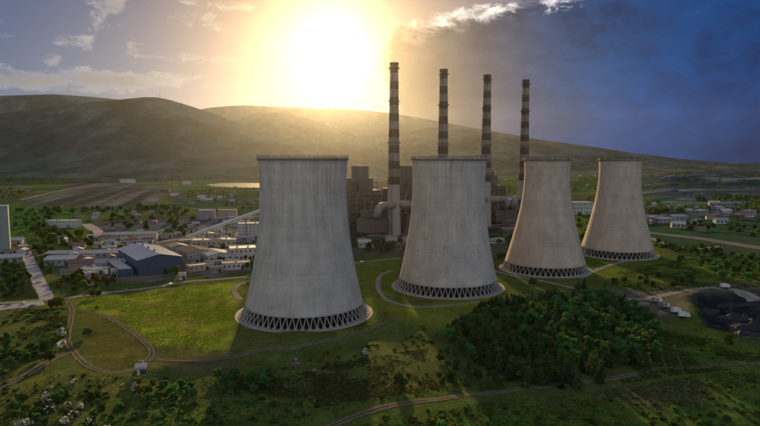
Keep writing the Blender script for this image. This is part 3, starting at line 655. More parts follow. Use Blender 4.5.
# pipe rack running along the precipitators
t = thing('pipe_rack', 'long steel pipe rack in front of the precipitators', 'pipe rack', uv(chim[0], -70, -24), ROT)
for i in range(22):
    if i == 0: pm = MB().box(-.25, .25, -2.2, -1.8, -1, 9).box(-.25, .25, 1.8, 2.2, -1, 9).box(-.2, .2, -2.6, 2.6, 8.2, 8.7).box(-.2, .2, -2.6, 2.6, 5.4, 5.8).mesh('bent', m_frame)
    link('bent', pm, t, (i*15, 0, 0))
for (yy, zz, rr) in ((-1.6, 9.2, .5), (-.3, 9.3, .6), (1.2, 9.2, .5), (-1.0, 6.2, .4), (.6, 6.3, .45)):
    MB().tube([(-1, yy, zz), (317, yy, zz)], rr, 8).obj('pipe', m_duct, t)
# tanks and low stores round the foot of the chimneys
m_tank = mat('tank_paint', (.40, .36, .32), .6, .25, .3, .4, var2=.3, scale2=.08)
for i, (u_, v_, r_, h_, lab) in enumerate([(-34, -40, 7, 11, 'round steel tank between the nearest towers, left one'), (-16, -46, 6, 9, 'round steel tank between the nearest towers, right one'), (14, -34, 5, 13, 'slim tank below the leftmost chimney'), (196, -36, 6, 10, 'round tank right of the second cooling tower'), (212, -30, 5, 12, 'slim tank right of the second cooling tower')]):
    t = thing('storage_tank', lab, 'tank', uv(chim[0], u_, v_), ROT, 'tanks at the power station')
    MB().lathe([(r_, -1), (r_, h_)], 28).obj('shell', m_tank, t, True); MB().lathe([(r_+.25, h_), (r_*.5, h_+r_*.22), (0, h_+r_*.28)], 28).obj('roof', m_duct, t)
    MB().lathe([(r_+.02, h_*.5), (r_+.25, h_*.5), (r_+.25, h_*.5+.3), (r_+.02, h_*.5+.3)], 28, True).obj('stiffening_ring', m_frame, t)
for i, (u_, v_, w_, l_, h_, lab) in enumerate([(-50, -30, 16, 10, 12, 'sooty pump building left of the two tanks between the nearest towers'), (2, -30, 14, 9, 16, 'narrow fan house left of the leftmost chimney foot'), (30, -32, 18, 10, 14, 'fan house right of the leftmost chimney foot'), (178, -30, 18, 12, 15, 'fan house beside the third chimney foot'), (226, -34, 16, 10, 10, 'ash pump house between the second and third cooling towers'), (-14, 30, 20, 16, 34, 'bunker block beside the leftmost chimney')]):
    t = thing('fan_house', lab, 'building', uv(chim[0], u_, v_), ROT, 'small plant buildings at the chimneys')
    MB().box(-w_/2, w_/2, -l_/2, l_/2, -1, h_).obj('walls', m_pan if i % 2 else m_pan2, t); MB().box(-w_/2-.4, w_/2+.4, -l_/2-.4, l_/2+.4, h_+.003, h_+.5).obj('roof', m_roof, t)
    wm = MB().box(-1.2, 1.2, -.1, .05, -.9, .9).mesh('window', m_pane)
    for q in range(4):
        for r_ in range(max(1, int(h_//5))): link('window', wm, t, (-w_/2+(q+.5)*w_/4, -l_/2-.06, 3+r_*4.6))
# ------------------------------------------------------------------ buildings
m_wallw = mat('whitewashed_wall', (.46, .435, .415), .85, .3, .3, var2=.35, scale2=.05)
m_wallc = mat('cream_render', (.38, .33, .27), .85, .3, .3, var2=.35, scale2=.05)
m_wallg = mat('grey_block_wall', (.28, .28, .30), .85, .25, .3, var2=.25, scale2=.05)
m_wallb = mat('blue_sheet_wall', (.045, .085, .15), .6, .2, .4, var2=.2, scale2=.05)
m_wallt = mat('faded_teal_render', (.22, .265, .27), .8, .2, .2, var2=.25, scale2=.04)
m_rfw = mat('white_roof_sheet', (.48, .45, .44), .6, .35, .2, var2=.4, scale2=.04)
m_rfg = mat('grey_roof_sheet', (.30, .30, .33), .6, .25, .2, var2=.25, scale2=.04)
m_rfb = mat('blue_grey_roof_sheet', (.33, .36, .45), .5, .2, .2, var2=.2, scale2=.03)
m_rfr = mat('brick_red_roof', (.24, .115, .085), .8, .3, .4, var2=.3, scale2=.06)
m_rfbr = mat('brown_roof', (.20, .15, .125), .8, .3, .4, var2=.3, scale2=.06)
m_door = mat('dark_door', (.06, .055, .06), .6, .2, .5)
BCOUNT = {}
def building(name, label, cat, px, py, wd, ln, h, wall, roof, kind='flat', win=None, rz=ROT, rise=2.5, group=None, vents=0, loc=None, sheets=0):
    x, y, z = loc if loc else P(px, py)
    t = thing(name, label, cat, (x, y, z), rz, group); a, b = wd/2, ln/2
    MB().box(-a, a, -b, b, -1.5, h).obj('walls', wall, t)
    if kind == 'flat':
        MB().box(-a+.35, a-.35, -b+.35, b-.35, h+.003, h+.15).obj('roof', roof, t)
        mb = MB(); e = .7
        mb.box(-a-.1, a+.1, -b-.1, -b+.35, h+.003, h+e).box(-a-.1, a+.1, b-.35, b+.1, h+.003, h+e).box(-a-.1, -a+.35, -b+.353, b-.353, h+.003, h+e-.01).box(a-.35, a+.1, -b+.353, b-.353, h+.003, h+e-.01)
        mb.obj('parapet', wall, t)
    else:
        o = .8; long_y = ln >= wd
        if long_y:
            vs = [(-a-o, -b-o, h), (a+o, -b-o, h), (a+o, b+o, h), (-a-o, b+o, h), (0, -b-o, h+rise), (0, b+o, h+rise)]
            fs = [(0, 4, 5, 3), (4, 1, 2, 5)]; gab = [[(-a, -b, h), (a, -b, h), (0, -b, h+rise*.97)], [(a, b, h), (-a, b, h), (0, b, h+rise*.97)]]
        else:
            vs = [(-a-o, -b-o, h), (a+o, -b-o, h), (a+o, b+o, h), (-a-o, b+o, h), (-a-o, 0, h+rise), (a+o, 0, h+rise)]
            fs = [(0, 1, 5, 4), (4, 5, 2, 3)]; gab = [[(-a, b, h), (-a, -b, h), (-a, 0, h+rise*.97)], [(a, -b, h), (a, b, h), (a, 0, h+rise*.97)]]
        vs2 = [(p[0], p[1], p[2]+.35) for p in vs]; n = 6
        fs2 = [tuple(i+n for i in f) for f in fs]; rim = [(0, 1), (1, 2), (2, 3), (3, 0)]
        fs3 = [tuple(reversed(f)) for f in fs]
        ed = ([(0, 4), (4, 1), (1, 2), (2, 5), (5, 3), (3, 0)] if long_y else [(0, 1), (1, 5), (5, 2), (2, 3), (3, 4), (4, 0)])
        MB().add(vs+vs2, fs2+fs3+[(i, j, j+n, i+n) for i, j in ed]).obj('roof', roof, t)
        for g in gab: MB().add(g, [(0, 1, 2)]).obj('gable', wall, t)
        if sheets:      # standing seams of the sheet roof
            sm = None
            for i in range(sheets):
                if long_y:
                    yy = -b+(i+.5)*ln/sheets
                    for s in (-1, 1):
                        nm = 'roof_seam'; mm = MB().add([(s*.2, -.16, rise+.36), (s*(a+o), -.16, .36), (s*(a+o), .16, .36), (s*.2, .16, rise+.36), (s*.2, 0, rise+.62), (s*(a+o), 0, .62)], [(0, 1, 5, 4), (2, 3, 4, 5)])
                        mm.obj(nm, roof, t, False, (0, yy, h))
    if win:
        nx, nz, ww, wh = win
        ww *= .8; wh *= .85; wm = MB().box(-ww/2, ww/2, -.06, .12, -wh/2, wh/2).mesh('window', m_pane)
        for i in range(nx):
            for j in range(nz): link('window', wm, t, (-a+(i+.5)*wd/nx, -b-.07, (j+.58)*h/nz))
        ny = max(1, int(round(nx*ln/wd)))
        for i in range(min(ny, 14)):
            for j in range(nz): link('window', wm, t, (-a-.07, -b+(i+.5)*ln/min(ny, 14), (j+.58)*h/nz), R(-90))
    dh = min(3.2, h*.7); MB().box(-1.3, 1.3, -.08, .1, 0, dh).obj('door', m_door, t, False, (a*.45, -b-.09, 0))
    for i in range(vents):
        f = (i+.5)/vents-.5
        MB().box(-.8, .8, -.8, .8, 0, 1.6).obj('roof_unit', m_duct, t, False, ((0 if ln >= wd else f*wd*.8), (f*ln*.8 if ln >= wd else 0), h+(.16 if kind == 'flat' else rise+.2)))
    return t
G1 = 'works buildings left of the cooling towers'
building('blue_shed', 'large blue sheet-metal shed with a pale blue-grey roof beside the plant road', 'shed', 149, 266.5, 36, 78, 13, m_wallb, m_rfb, 'gable', None, rise=4, vents=3, sheets=13, group=G1)
building('lean_to', 'narrow low annex along the left side of the big blue shed', 'shed', 135, 267, 11, 66, 6, m_wallb, m_rfw, 'flat', None, group=G1, loc=(lambda q: (q[0]-27*UA[0]-4*VA[0], q[1]-27*UA[1]-4*VA[1], 0))(P(149, 266.5)))
building('long_shed', 'long low white-roofed shed in the yard left of the blue shed', 'shed', 92, 258, 80, 15, 6, m_wallg, m_rfw, 'gable', (14, 1, 2.4, 1.6), rz=.12, rise=2, group=G1)
building('long_shed', 'white-roofed shed standing by the long pale concrete road', 'shed', 64, 264, 26, 20, 6, m_wallg, m_rfw, 'gable', (5, 1, 2.4, 1.6), rz=.15, rise=2.2, group=G1)
building('workshop', 'low workshop with a red roof in front of the long white shed', 'workshop', 88, 266.5, 30, 11, 4.5, m_wallc, m_rfr, 'gable', (6, 1, 1.6, 1.4), rz=.2, group=G1)
building('workshop', 'low pale-roofed workshop just left of the blue shed annex', 'workshop', 112, 267, 26, 12, 5, m_wallc, m_rfg, 'gable', (5, 1, 1.6, 1.4), rz=.2, group=G1)
building('workshop', 'small white flat-roofed workshop nearest the main road, left of the blue shed', 'workshop', 96, 273, 22, 9, 4, m_wallw, m_rfw, 'flat', (5, 1, 1.6, 1.4), rz=.2, group=G1)
building('office_building', 'white two-storey office with flat roof on the green slope above the yards', 'office', 64, 227, 44, 16, 10, m_wallw, m_rfw, 'flat', (10, 2, 1.7, 1.6), rz=.1, vents=2, group=G1)
building('silo_block', 'tall pale teal windowless block cut by the left edge of the picture', 'building', -4, 254, 26, 24, 50, m_wallt, m_rfg, 'flat', None, rz=.55, vents=1)
building('villa', 'white two-storey house between the plant roads, right of the wide pale road', 'house', 147, 240.5, 24, 14, 9, m_wallw, m_rfw, 'gable', (6, 2, 1.2, 1.3), rz=.25, rise=2, group=G1)
building('long_shed', 'long narrow pale shed left of the white two-storey house', 'shed', 122, 238, 40, 10, 5, m_wallc, m_rfw, 'gable', (8, 1, 2, 1.4), rz=.25, group=G1)
building('apartment_block', 'grey four-storey block with window rows left of the cream block', 'apartment block', 207, 219, 26, 16, 15, m_wallg, m_rfg, 'flat', (7, 4, 1.4, 1.4), rz=.15)
building('apartment_block', 'cream four-storey block with window rows behind the conveyor', 'apartment block', 228, 218.5, 30, 15, 15, m_wallc, m_rfbr, 'flat', (8, 4, 1.4, 1.4), rz=.15)
building('apartment_block', 'white five-storey block with window rows touching the left edge of the nearest cooling tower', 'apartment block', 251, 238, 30, 16, 19, m_wallw, m_rfg, 'flat', (7, 5, 1.5, 1.5), rz=.2, vents=2)
building('warehouse', 'long cream warehouse with a pale flat roof under the conveyor', 'warehouse', 215, 246, 48, 22, 8, m_wallc, m_rfw, 'flat', (9, 1, 2.4, 1.8), rz=.2, vents=3, group=G1)
building('warehouse', 'brown-roofed warehouse with gable in the middle of the works', 'warehouse', 196, 259, 26, 32, 9, m_wallc, m_rfbr, 'gable', (4, 1, 2.4, 2.2), rise=3, group=G1, sheets=6)
building('warehouse', 'pale gabled warehouse right of the brown-roofed one', 'warehouse', 216, 261, 24, 28, 8, m_wallw, m_rfw, 'gable', (4, 1, 2.2, 2.2), rise=2.6, group=G1, sheets=5)
building('warehouse', 'white stepped hall close to the left side of the nearest cooling tower', 'warehouse', 243, 259, 26, 22, 12, m_wallw, m_rfw, 'flat', (6, 2, 2, 2), rz=.3, vents=2, group=G1)
building('warehouse', 'low white hall in front of the stepped hall', 'warehouse', 236, 268.5, 24, 13, 6, m_wallw, m_rfbr, 'flat', (6, 1, 2, 2), rz=.3, vents=1, group=G1)
building('workshop', 'small brown-roofed workshop beside the plant road', 'workshop', 178, 251.5, 18, 18, 6, m_wallg, m_rfbr, 'gable', (4, 1, 1.8, 1.6), group=G1)
building('workshop', 'low cream workshop with flat roof below the warehouses', 'workshop', 200, 270, 22, 10, 5, m_wallc, m_rfw, 'flat', (5, 1, 1.8, 1.6), group=G1)
building('workshop', 'grey flat-roofed workshop near the end of the conveyor', 'workshop', 187, 244.5, 20, 12, 5.5, m_wallg, m_rfg, 'flat', (5, 1, 1.8, 1.6), group=G1)
building('gatehouse', 'tiny white gatehouse beside the main road below the works', 'gatehouse', 182.5, 279.5, 5.5, 4.5, 5, m_wallw, m_rfw, 'flat', (2, 1, 1.3, 1.3), rz=.3)
building('long_shed', 'low shed beside the concrete road near the left edge', 'shed', 8, 262, 26, 11, 5, m_wallg, m_rfw, 'gable', (5, 1, 2, 1.4), rz=.5, group=G1)
building('workshop', 'small pale hut behind the tall teal block', 'hut', 16, 244, 14, 9, 5, m_wallc, m_rfw, 'gable', None, rz=.4)
building('pump_house', 'white flat-roofed block in the gap between the third and fourth cooling towers', 'building', 580, 214, 36, 24, 22, m_wallw, m_rfw, 'flat', (6, 3, 2.4, 2.4), rz=.1)
building('farm_house', 'small white-walled hut on the track with a white blossoming bush behind', 'hut', 141.5, 373.5, 3.6, 3.4, 3.6, m_wallw, m_rfw, 'gable', (1, 1, 1, 1), rz=.35, rise=1.1)
# small low buildings behind the plant and far out on the plain
far = [(596, 231, 20, 14, 7, 0, 'low white building left of the smallest cooling tower'), (40, 169.5, 90, 30, 24, 1, 'long dark hall far out on the plain at the left'), (128, 183, 60, 30, 16, 0, 'pale works hall at the top of the ash field'), (106, 181.5, 40, 22, 14, 1, 'dark hall left of the pale hall at the ash field'),
       (187, 184.5, 32, 22, 14, 0, 'white house block left of the bright lake'), (165, 192, 26, 14, 8, 1, 'small white house nearest the right corner of the ash field'), (175, 196, 24, 14, 7, 0, 'low white house between ash field and lake'), (153, 202, 20, 10, 6, 0, 'tiny pale barn below the ash field'),
       (113, 151.5, 50, 30, 22, 0, 'tiny white speck of a house on the lower hillside'), (203, 170, 28, 18, 10, 0, 'tiny pale farmhouse beyond the lake'), (230, 202, 26, 12, 7, 1, 'low dark barn on the green slope left of the nearest cooling tower'), (110, 233, 14, 10, 6, 1, 'small dark-walled house on the wide pale plant road'), (95, 240, 16, 10, 6, 0, 'small pale house left of the wide plant road'),
       (650, 221.5, 26, 14, 8, 0, 'white greenhouse-like shed right of the smallest cooling tower'), (663, 222.5, 30, 16, 7, 0, 'bright white shed in the middle of the row right of the smallest tower'), (676, 221, 26, 14, 8, 0, 'white shed at the right end of the bright row'), (643, 224, 18, 10, 6, 1, 'dark shed at the left end of the bright row'),
       (700, 215, 34, 14, 9, 0, 'long pale hall beyond the rail yard'), (717, 213.5, 16, 14, 12, 0, 'small white block beyond the rail yard at the right'), (737, 219, 22, 14, 8, 1, 'dark barn near the right edge beyond the rail yard'), (748, 214.5, 24, 12, 8, 0, 'pale barn close to the right edge'),
       (510, 236, 26, 14, 9, 1, 'brown transformer house between the second and third cooling towers'), (497, 243, 16, 9, 5, 0, 'low pale switch house right of the second cooling tower'), (366, 247, 18, 10, 6, 0, 'small pale building right of the nearest cooling tower'), (398, 249, 16, 10, 6, 1, 'low brown building left of the second cooling tower')]
for (px, py, wd, ln, h, k, lab) in far:
    building('outbuilding', lab, 'building', px, py, wd, ln, h, [m_wallw if px < 600 else m_wallg, m_pan][k], [m_rfw if px < 600 else m_rfb, m_rfbr][k], random.choice(['flat', 'gable']), (4, 1, wd*.1, h*.3) if py > 205 else None, rz=random.choice([.1, .25, ROT]), group='outlying buildings on the plain')

def topx(x, y, z=0):
    cp, sp_ = math.cos(PITCH), math.sin(PITCH); dz = z-HC; d = y*cp-dz*sp_; up = y*sp_+dz*cp
    return CW/2+x/d*FPX, CH/2-up/d*FPX
# clutter of small sheds and stores between the works halls
TAKEN = [(o.location.x, o.location.y) for o in C.objects if o.parent is None and o.get('category') in ('shed', 'workshop', 'office', 'house', 'warehouse', 'apartment block', 'building')]
ORDW = ['leftmost', 'second', 'third', 'fourth', 'fifth', 'sixth', 'seventh', 'eighth', 'ninth', 'tenth', 'eleventh', 'twelfth', 'thirteenth', 'fourteenth', 'fifteenth', 'sixteenth', 'seventeenth', 'eighteenth', 'nineteenth']
def ordinal(i):
    if i < 19: s = ORDW[i]
    else:
        a, b = divmod(i+1, 10); tens = {2: 'twent', 3: 'thirt', 4: 'fort', 5: 'fift', 6: 'sixt'}[a]
        s = tens+'ieth' if b == 0 else tens+'y-'+['', 'first', 'second', 'third', 'fourth', 'fifth', 'sixth', 'seventh', 'eighth', 'ninth'][b]
    return s+(' from the left' if i else ' one')
def scatter(poly_px, n, mind, seed, keep=None):
    g = np.random.default_rng(seed); poly = [p0(*q) for q in poly_px]; xs = [q[0] for q in poly]; ys_ = [q[1] for q in poly]; out = []; tries = 0
    while len(out) < n and tries < n*60:
        tries += 1; x, y = g.uniform(min(xs), max(xs)), g.uniform(min(ys_), max(ys_))
        if not inpoly(np.array([x]), np.array([y]), poly)[0]: continue
        if any((x-a)**2+(y-b)**2 < mind**2 for a, b in out): continue
        if keep and not keep(x, y): continue
        out.append((x, y))
    return sorted(out, key=lambda q: q[0]/q[1])
def free(r): return lambda x, y: all(math.hypot(x-a, y-b) > r for a, b in TAKEN)
for (poly, n, r, lab, sd_) in [([(176, 246), (205, 236), (262, 232), (262, 266), (212, 276), (178, 252)], 26, 15, 'small shed crowded among the works halls', 41), ([(56, 254), (124, 250), (128, 276), (70, 282)], 16, 15, 'small shed in the yard left of the blue shed', 42), ([(60, 240), (170, 232), (168, 242), (125, 247), (70, 250)], 14, 15, 'small house along the plant roads above the blue shed', 43), ([(0, 240), (24, 244), (28, 258), (0, 262)], 5, 14, 'small hut near the tall teal block', 44), ([(160, 226), (200, 220), (262, 216), (262, 230), (205, 234), (165, 236)], 18, 16, 'small house between the conveyor and the blocks', 45), ([(60, 216), (160, 212), (165, 224), (90, 222)], 12, 18, 'small house on the green slope above the works', 46)]:
    for i, (x, y) in enumerate(scatter(poly, n, 13, sd_, free(r))):
        building('store_shed', lab+', '+ordinal(i), 'shed', 0, 0, random.uniform(6, 14), random.uniform(6, 11), random.uniform(3.2, 6), random.choice([m_wallw, m_wallc, m_wallg, m_wallw]), random.choice([m_rfw, m_rfw, m_rfg, m_rfbr, m_rfr, m_rfb]), random.choice(['flat', 'gable', 'gable']), (3, 1, 1.4, 1.3), rz=random.choice([ROT, ROT, .2, ROT+R(90)]), rise=1.6, group=lab.replace('small', 'small')+'s', loc=(x, y, float(H(x, y))))
# specks of houses scattered over the valley
def cottage(x, y, lab, grp):
    s = random.uniform(.8, 1.5); z = float(H(x, y)); t = thing('cottage', lab, 'house', (x, y, z), random.uniform(-.4, .7), grp)
    a, b, h, r = 7*s, 4.5*s, 5*s, 2.6*s
    MB().add([(-a, -b, -2), (a, -b, -2), (a, b, -2), (-a, b, -2), (-a, -b, h), (a, -b, h), (a, b, h), (-a, b, h), (-a, 0, h+r*.96), (a, 0, h+r*.96)], [(0, 1, 5, 4), (1, 2, 6, 9, 5), (2, 3, 7, 6), (3, 0, 4, 8, 7)]).obj('walls', random.choice([m_wallw, m_wallw, m_wallc, m_wallg]), t)
    MB().add([(-a-.6, -b-.6, h-.3), (a+.6, -b-.6, h-.3), (a+.6, b+.6, h-.3), (-a-.6, b+.6, h-.3), (-a-.6, 0, h+r), (a+.6, 0, h+r)], [(0, 1, 5, 4), (2, 3, 4, 5)]).obj('roof', random.choice([m_rfw, m_rfr, m_rfbr, m_rfg, m_rfw]), t)
    wm = MB().box(-a*.16, a*.16, -.1, .05, -h*.18, h*.18).mesh('window', m_pane)
    for q in (-.6, 0, .6): link('window', wm, t, (q*a, -b-.02, h*.55))
for (poly, n, md, lab, sd_) in [([(0, 178), (60, 170), (262, 168), (262, 180), (170, 190), (150, 182), (70, 180)], 30, 40, 'tiny pale house out in the valley at the left', 51), ([(170, 208), (262, 204), (262, 192), (170, 194)], 14, 25, 'small house on the slopes below the lake', 52), ([(640, 232), (760, 236), (760, 206), (640, 206)], 24, 22, 'small house behind the rail yard at the right', 53), ([(488, 214), (528, 214), (528, 178), (488, 178)], 10, 30, 'tiny house in the valley between the second and third towers', 54), ([(572, 200), (602, 198), (602, 176), (574, 176)], 6, 30, 'tiny house in the valley between the third and fourth towers', 55)]:
    for i, (x, y) in enumerate(scatter(poly, n, md, sd_)): cottage(x, y, lab+', '+ordinal(i), lab.replace('house', 'houses'))
# ------------------------------------------------------------------ vehicles
m_tyre = mat('black_tyre', (.02, .02, .02), .9, .2, 2)
def lorry(x, y, z, rz, bodym, cabm, label, group, L=9.0):
    t = thing('lorry', label, 'lorry', (x, y, z), rz, group)
    MB().box(-L/2, L/2-2.6, -1.25, 1.25, 1.1, 3.7).obj('cargo_box', bodym, t)
    MB().box(-L/2, L/2, -.5, .5, .75, 1.09).obj('chassis', m_tyre, t)
    q = L/2
    cab = MB().add([(q-2.3, -1.2, .8), (q, -1.2, .8), (q, 1.2, .8), (q-2.3, 1.2, .8), (q-2.3, -1.15, 3.1), (q-.55, -1.15, 3.1), (q-.55, 1.15, 3.1), (q-2.3, 1.15, 3.1), (q, -1.2, 1.9), (q, 1.2, 1.9)],
                   [(0, 1, 8, 5, 4), (1, 2, 9, 8), (2, 3, 7, 6, 9), (3, 0, 4, 7), (4, 5, 6, 7), (8, 9, 6, 5), (3, 2, 1, 0)]).obj('cab', cabm, t)
    MB().add([(q+.02, -1.05, 1.98), (q+.02, 1.05, 1.98), (q-.5, 1.0, 3.0), (q-.5, -1.0, 3.0)], [(0, 1, 2, 3)]).obj('windscreen', m_pane, cab)
    wm = MB().tube([(0, -.18, 0), (0, .18, 0)], .5, 14).mesh('wheel', m_tyre)
    for xx in (-L/2+1.2, -L/2+2.4, q-1.2):
        for s in (-1, 1): link('wheel', wm, t, (xx, s*1.05, .5))
    return t
m_veh = [mat('white_bodywork', (.72, .71, .70), .4, .08, .5, .5), mat('faded_pink_bodywork', (.42, .26, .25), .5, .1, .5, .5), mat('grey_bodywork', (.22, .23, .26), .4, .1, .5, .5), mat('blue_bodywork', (.06, .10, .22), .4, .1, .5, .5)]
k = 0
YARD = [(84, 270.5), (89, 271), (94, 268.8), (99, 269.6), (104, 270.4), (109, 271.3), (115, 272), (79, 268), (120, 270.6), (106, 274.5)]
for (px, py) in YARD:
    x, y, z = P(px, py); lorry(x, y, z, ROT+math.pi/2+random.uniform(-.1, .1), m_veh[[0, 1, 0, 2, 1, 0, 0, 1, 2, 0][k]], m_veh[[1, 0, 0, 0, 1, 2, 3, 0, 0, 1][k]], ['white box lorry', 'faded pink box lorry', 'grey box lorry'][[0, 1, 0, 2, 1, 0, 0, 1, 2, 0][k]]+' in the yard left of the blue shed, '+ordinal(sorted(range(10), key=lambda q: YARD[q][0]).index(k)), 'lorries parked in the yard'); k += 1
for (px, py, c, rz, lab) in [(676, 313.5, 0, .3, 'white lorry parked at the rim of the dark pit'), (684, 318, 0, -.2, 'white lorry nearest the camera at the dark pit'), (665, 308.5, 2, .5, 'grey lorry left of the dark pit on the earth pad'), (725, 288.5, 0, .1, 'white lorry driving on the pale road above the pit'), (640, 312, 3, .9, 'dark blue lorry on the earth pad beside the wood'), (657, 303, 1, .1, 'pinkish lorry beside the bend of the pale road')]:
    x, y, z = P(px, py); lorry(x, y, z+.2, rz, m_veh[c], m_veh[0], lab, 'lorries at the pit', 6.5)
m_glass = m_pane
def car(x, y, z, rz, m, label, group):
    t = thing('car', label, 'car', (x, y, z), rz, group)
    pr = [(-2.1, .35), (-2.15, .85), (-1.5, .98), (-1.0, 1.45), (.5, 1.45), (1.1, 1.0), (2.0, .85), (2.15, .4)]; vs = []; n = len(pr)
    for s in (-1, 1):
        for (a, b) in pr: vs.append((a, s*(.85 if b < 1.1 else .7), b))
    fs = [tuple(range(n-1, -1, -1)), tuple(range(n, 2*n))]+[(i, (i+1) % n, n+(i+1) % n, n+i) for i in range(n)]
    MB().add(vs, fs).obj('body', m, t)
    MB().add([(1.12, -.66, 1.02), (1.12, .66, 1.02), (.55, .62, 1.44), (.55, -.62, 1.44)], [(0, 1, 2, 3)]).obj('windscreen', m_pane, t)
    wm = MB().tube([(0, -.1, 0), (0, .1, 0)], .33, 12).mesh('wheel', m_tyre)
    for xx in (-1.3, 1.35):
        for s in (-1, 1): link('wheel', wm, t, (xx, s*.8, .33))
for i, (px, py, c, lab) in enumerate([(31, 265, 0, 'white car on the long concrete road, farther one'), (39, 283, 2, 'grey car on the long concrete road, nearer one'), (10, 305, 2, 'grey car parked on the concrete yard at the left edge'), (24, 304, 0, 'white car parked on the concrete yard'), (33, 307, 3, 'blue car parked on the concrete yard'),
                                  (170, 285, 0, 'white car driving on the main road below the blue shed'), (126, 291, 2, 'grey car driving on the main road above the meadow'), (174, 254.5, 0, 'white car on the road between the blue shed and the works'), (192, 265, 3, 'blue car on the road between the blue shed and the works'), (362, 262.5, 0, 'white car between the two nearest cooling towers'), (533, 280, 0, 'white car in front of the third cooling tower')]):
    x, y, z = P(px, py); car(x, y, z+.25, random.choice([ROT+R(90), .3, .1]), m_veh[c], lab, 'cars on the roads and yards')

# ------------------------------------------------------------------ the pit: slurry, coal heap
m_coal = mat('wet_coal', (.020, .022, .032), .6, .6, .5, .3, bump=.4)
def heap(px, py, r, h, label, sx=1.0, ang=0.0, m=m_coal, cat='coal heap'):
    x, y, z = P(px, py); n, k = 36, 10; vs = []; fs = []
    if m is m_coal and float(sdist(np.array([x]), np.array([y]), PIT)[0]) < 9: return
    for i in range(k+1):
        for j in range(n):
            q = 2*math.pi*j/n; rr = r*i/k*(1+.25*(float(vn(math.cos(q)*2+px, math.sin(q)*2+i*.3))-.5)*2)
            ca, sa = math.cos(ang), math.sin(ang); a, b = rr*math.cos(q)*sx, rr*math.sin(q)
            vs.append((a*ca-b*sa, a*sa+b*ca, h*(1-i/k)**1.1*(.8+.5*float(vn(a/3+px, b/3)))-.8))
    for i in range(k):
        for j in range(n): l = (j+1) % n; fs.append((i*n+j, (i+1)*n+j, (i+1)*n+l, i*n+l))
    tag(MB().add(vs, fs).obj('coal_heap', m, None, False, (x, y, z)), label, cat, 'dark heaps in the pit')
for i, (px, py, r, h, sx, lab) in enumerate([(708, 312, 7, 4, 2.2, 'long wet coal heap at the left end of the dark pit'), (726, 306, 6, 3.5, 2.6, 'dark coal heap along the back of the pit'), (735, 318, 7, 4, 2.0, 'broad coal heap in the middle of the pit'), (752, 328, 7, 4, 2.0, 'coal heap near the front right of the pit'), (757, 306, 8, 4.5, 2.0, 'coal heap cut by the right edge of the picture')]):
    heap(px, py, r, h, lab, sx, .35-.2*i)
for i, (x, y) in enumerate(scatter([(698, 303), (715, 299), (765, 302), (765, 334), (745, 336), (708, 327)], 16, 7, 61)):
    heap(*topx(x, y, -6), random.uniform(3, 5), random.uniform(1.8, 3.2), 'small dark coal heap in the pit, '+ordinal(i), random.uniform(1, 1.8), random.uniform(0, 3))
for (px, py, r, h, lab) in [(641, 303.5, 6, 2.5, 'low pale earth mound beside the bend of the pale road'), (661, 313, 5, 2, 'low pale earth mound left of the lorries')]:
    heap(px, py, r, h, lab, 1.6, .3, mat('bare_earth', (.19, .16, .14), .95, .3, .5), 'earth mound')

# ------------------------------------------------------------------ leaning poles by the gravel road
m_pole = mat('bleached_timber', (.20, .185, .16), .85, .25, 1.5)
for i, (u0, v0, u1, v1, lab) in enumerate([(654, 374, 648, 351, 'thin pale pole left of the others beside the gravel road'), (668, 377, 659, 346, 'thin leaning pole second from the left by the gravel road'), (686, 378, 672, 342, 'tallest leaning pole, right of the other thin poles')]):
    x, y, z = P(u0, v0); h = (v0-v1)/FPX*y*.98; dx = (u1-u0)/FPX*y
    t = thing('utility_pole', lab, 'pole', (x, y, z), 0, 'thin poles beside the gravel road')
    MB().tube([(0, 0, -.5), (dx*.5, 0, h*.5), (dx, .3, h)], [.13, .11, .09], 8).obj('post', m_pole, t)
    MB().box(-.6, .6, -.05, .05, -.06, .06).obj('crossarm', m_pole, t, False, (dx*.95, .35, h*.95))
    for s in (-.5, 0, .5): MB().lathe([(.07, 0), (.1, .1), (.05, .25), (0, .3)], 8).obj('insulator', m_white, t, False, (dx*.95+s, .35, h*.95+.1))
# ------------------------------------------------------------------ trees
def leaf_material(name, col, tip, trans=.35, fleck=False):
    m = bpy.data.materials.new(name); m.use_nodes = True; t = m.node_tree; t.nodes.clear()
    o = nd('ShaderNodeOutputMaterial', t); at = nd('ShaderNodeAttribute', t, attribute_name='tone'); oi = nd('ShaderNodeObjectInfo', t)
    c = mixc(sstep(at.outputs['Fac'], .42, .5, t) if fleck else at.outputs['Fac'], col, tip, t)
    hs = nd('ShaderNodeHueSaturation', t); lk(c, hs.inputs['Color'], t); lk(mth('MULTIPLY_ADD', oi.outputs['Random'], .03, .493, tree=t), hs.inputs['Hue'], t); lk(mth('MULTIPLY_ADD', oi.outputs['Random'], .7, .65, tree=t), hs.inputs['Value'], t)
    d = nd('ShaderNodeBsdfDiffuse', t); tr = nd('ShaderNodeBsdfTranslucent', t); lk(hs.outputs[0], d.inputs[0], t); lk(hs.outputs[0], tr.inputs[0], t)
    mx = nd('ShaderNodeMixShader', t); mx.inputs[0].default_value = trans; lk(d.outputs[0], mx.inputs[1], t); lk(tr.outputs[0], mx.inputs[2], t); lk(mx.outputs[0], o.inputs[0], t)
    return m
L_dark = leaf_material('dark_leaves', (.050, .085, .026), (.155, .205, .055), .4)
L_green = leaf_material('green_leaves', (.060, .150, .045), (.170, .320, .085), .5)
L_yellow = leaf_material('yellow_green_leaves', (.085, .10, .016), (.20, .20, .035), .45)
L_con = leaf_material('conifer_needles', (.042, .066, .028), (.125, .165, .062), .35)
L_blos = leaf_material('white_blossom', (.06, .09, .035), (.78, .75, .70), .35, True)
L_rust = leaf_material('russet_leaves', (.10, .07, .020), (.19, .13, .035), .4)
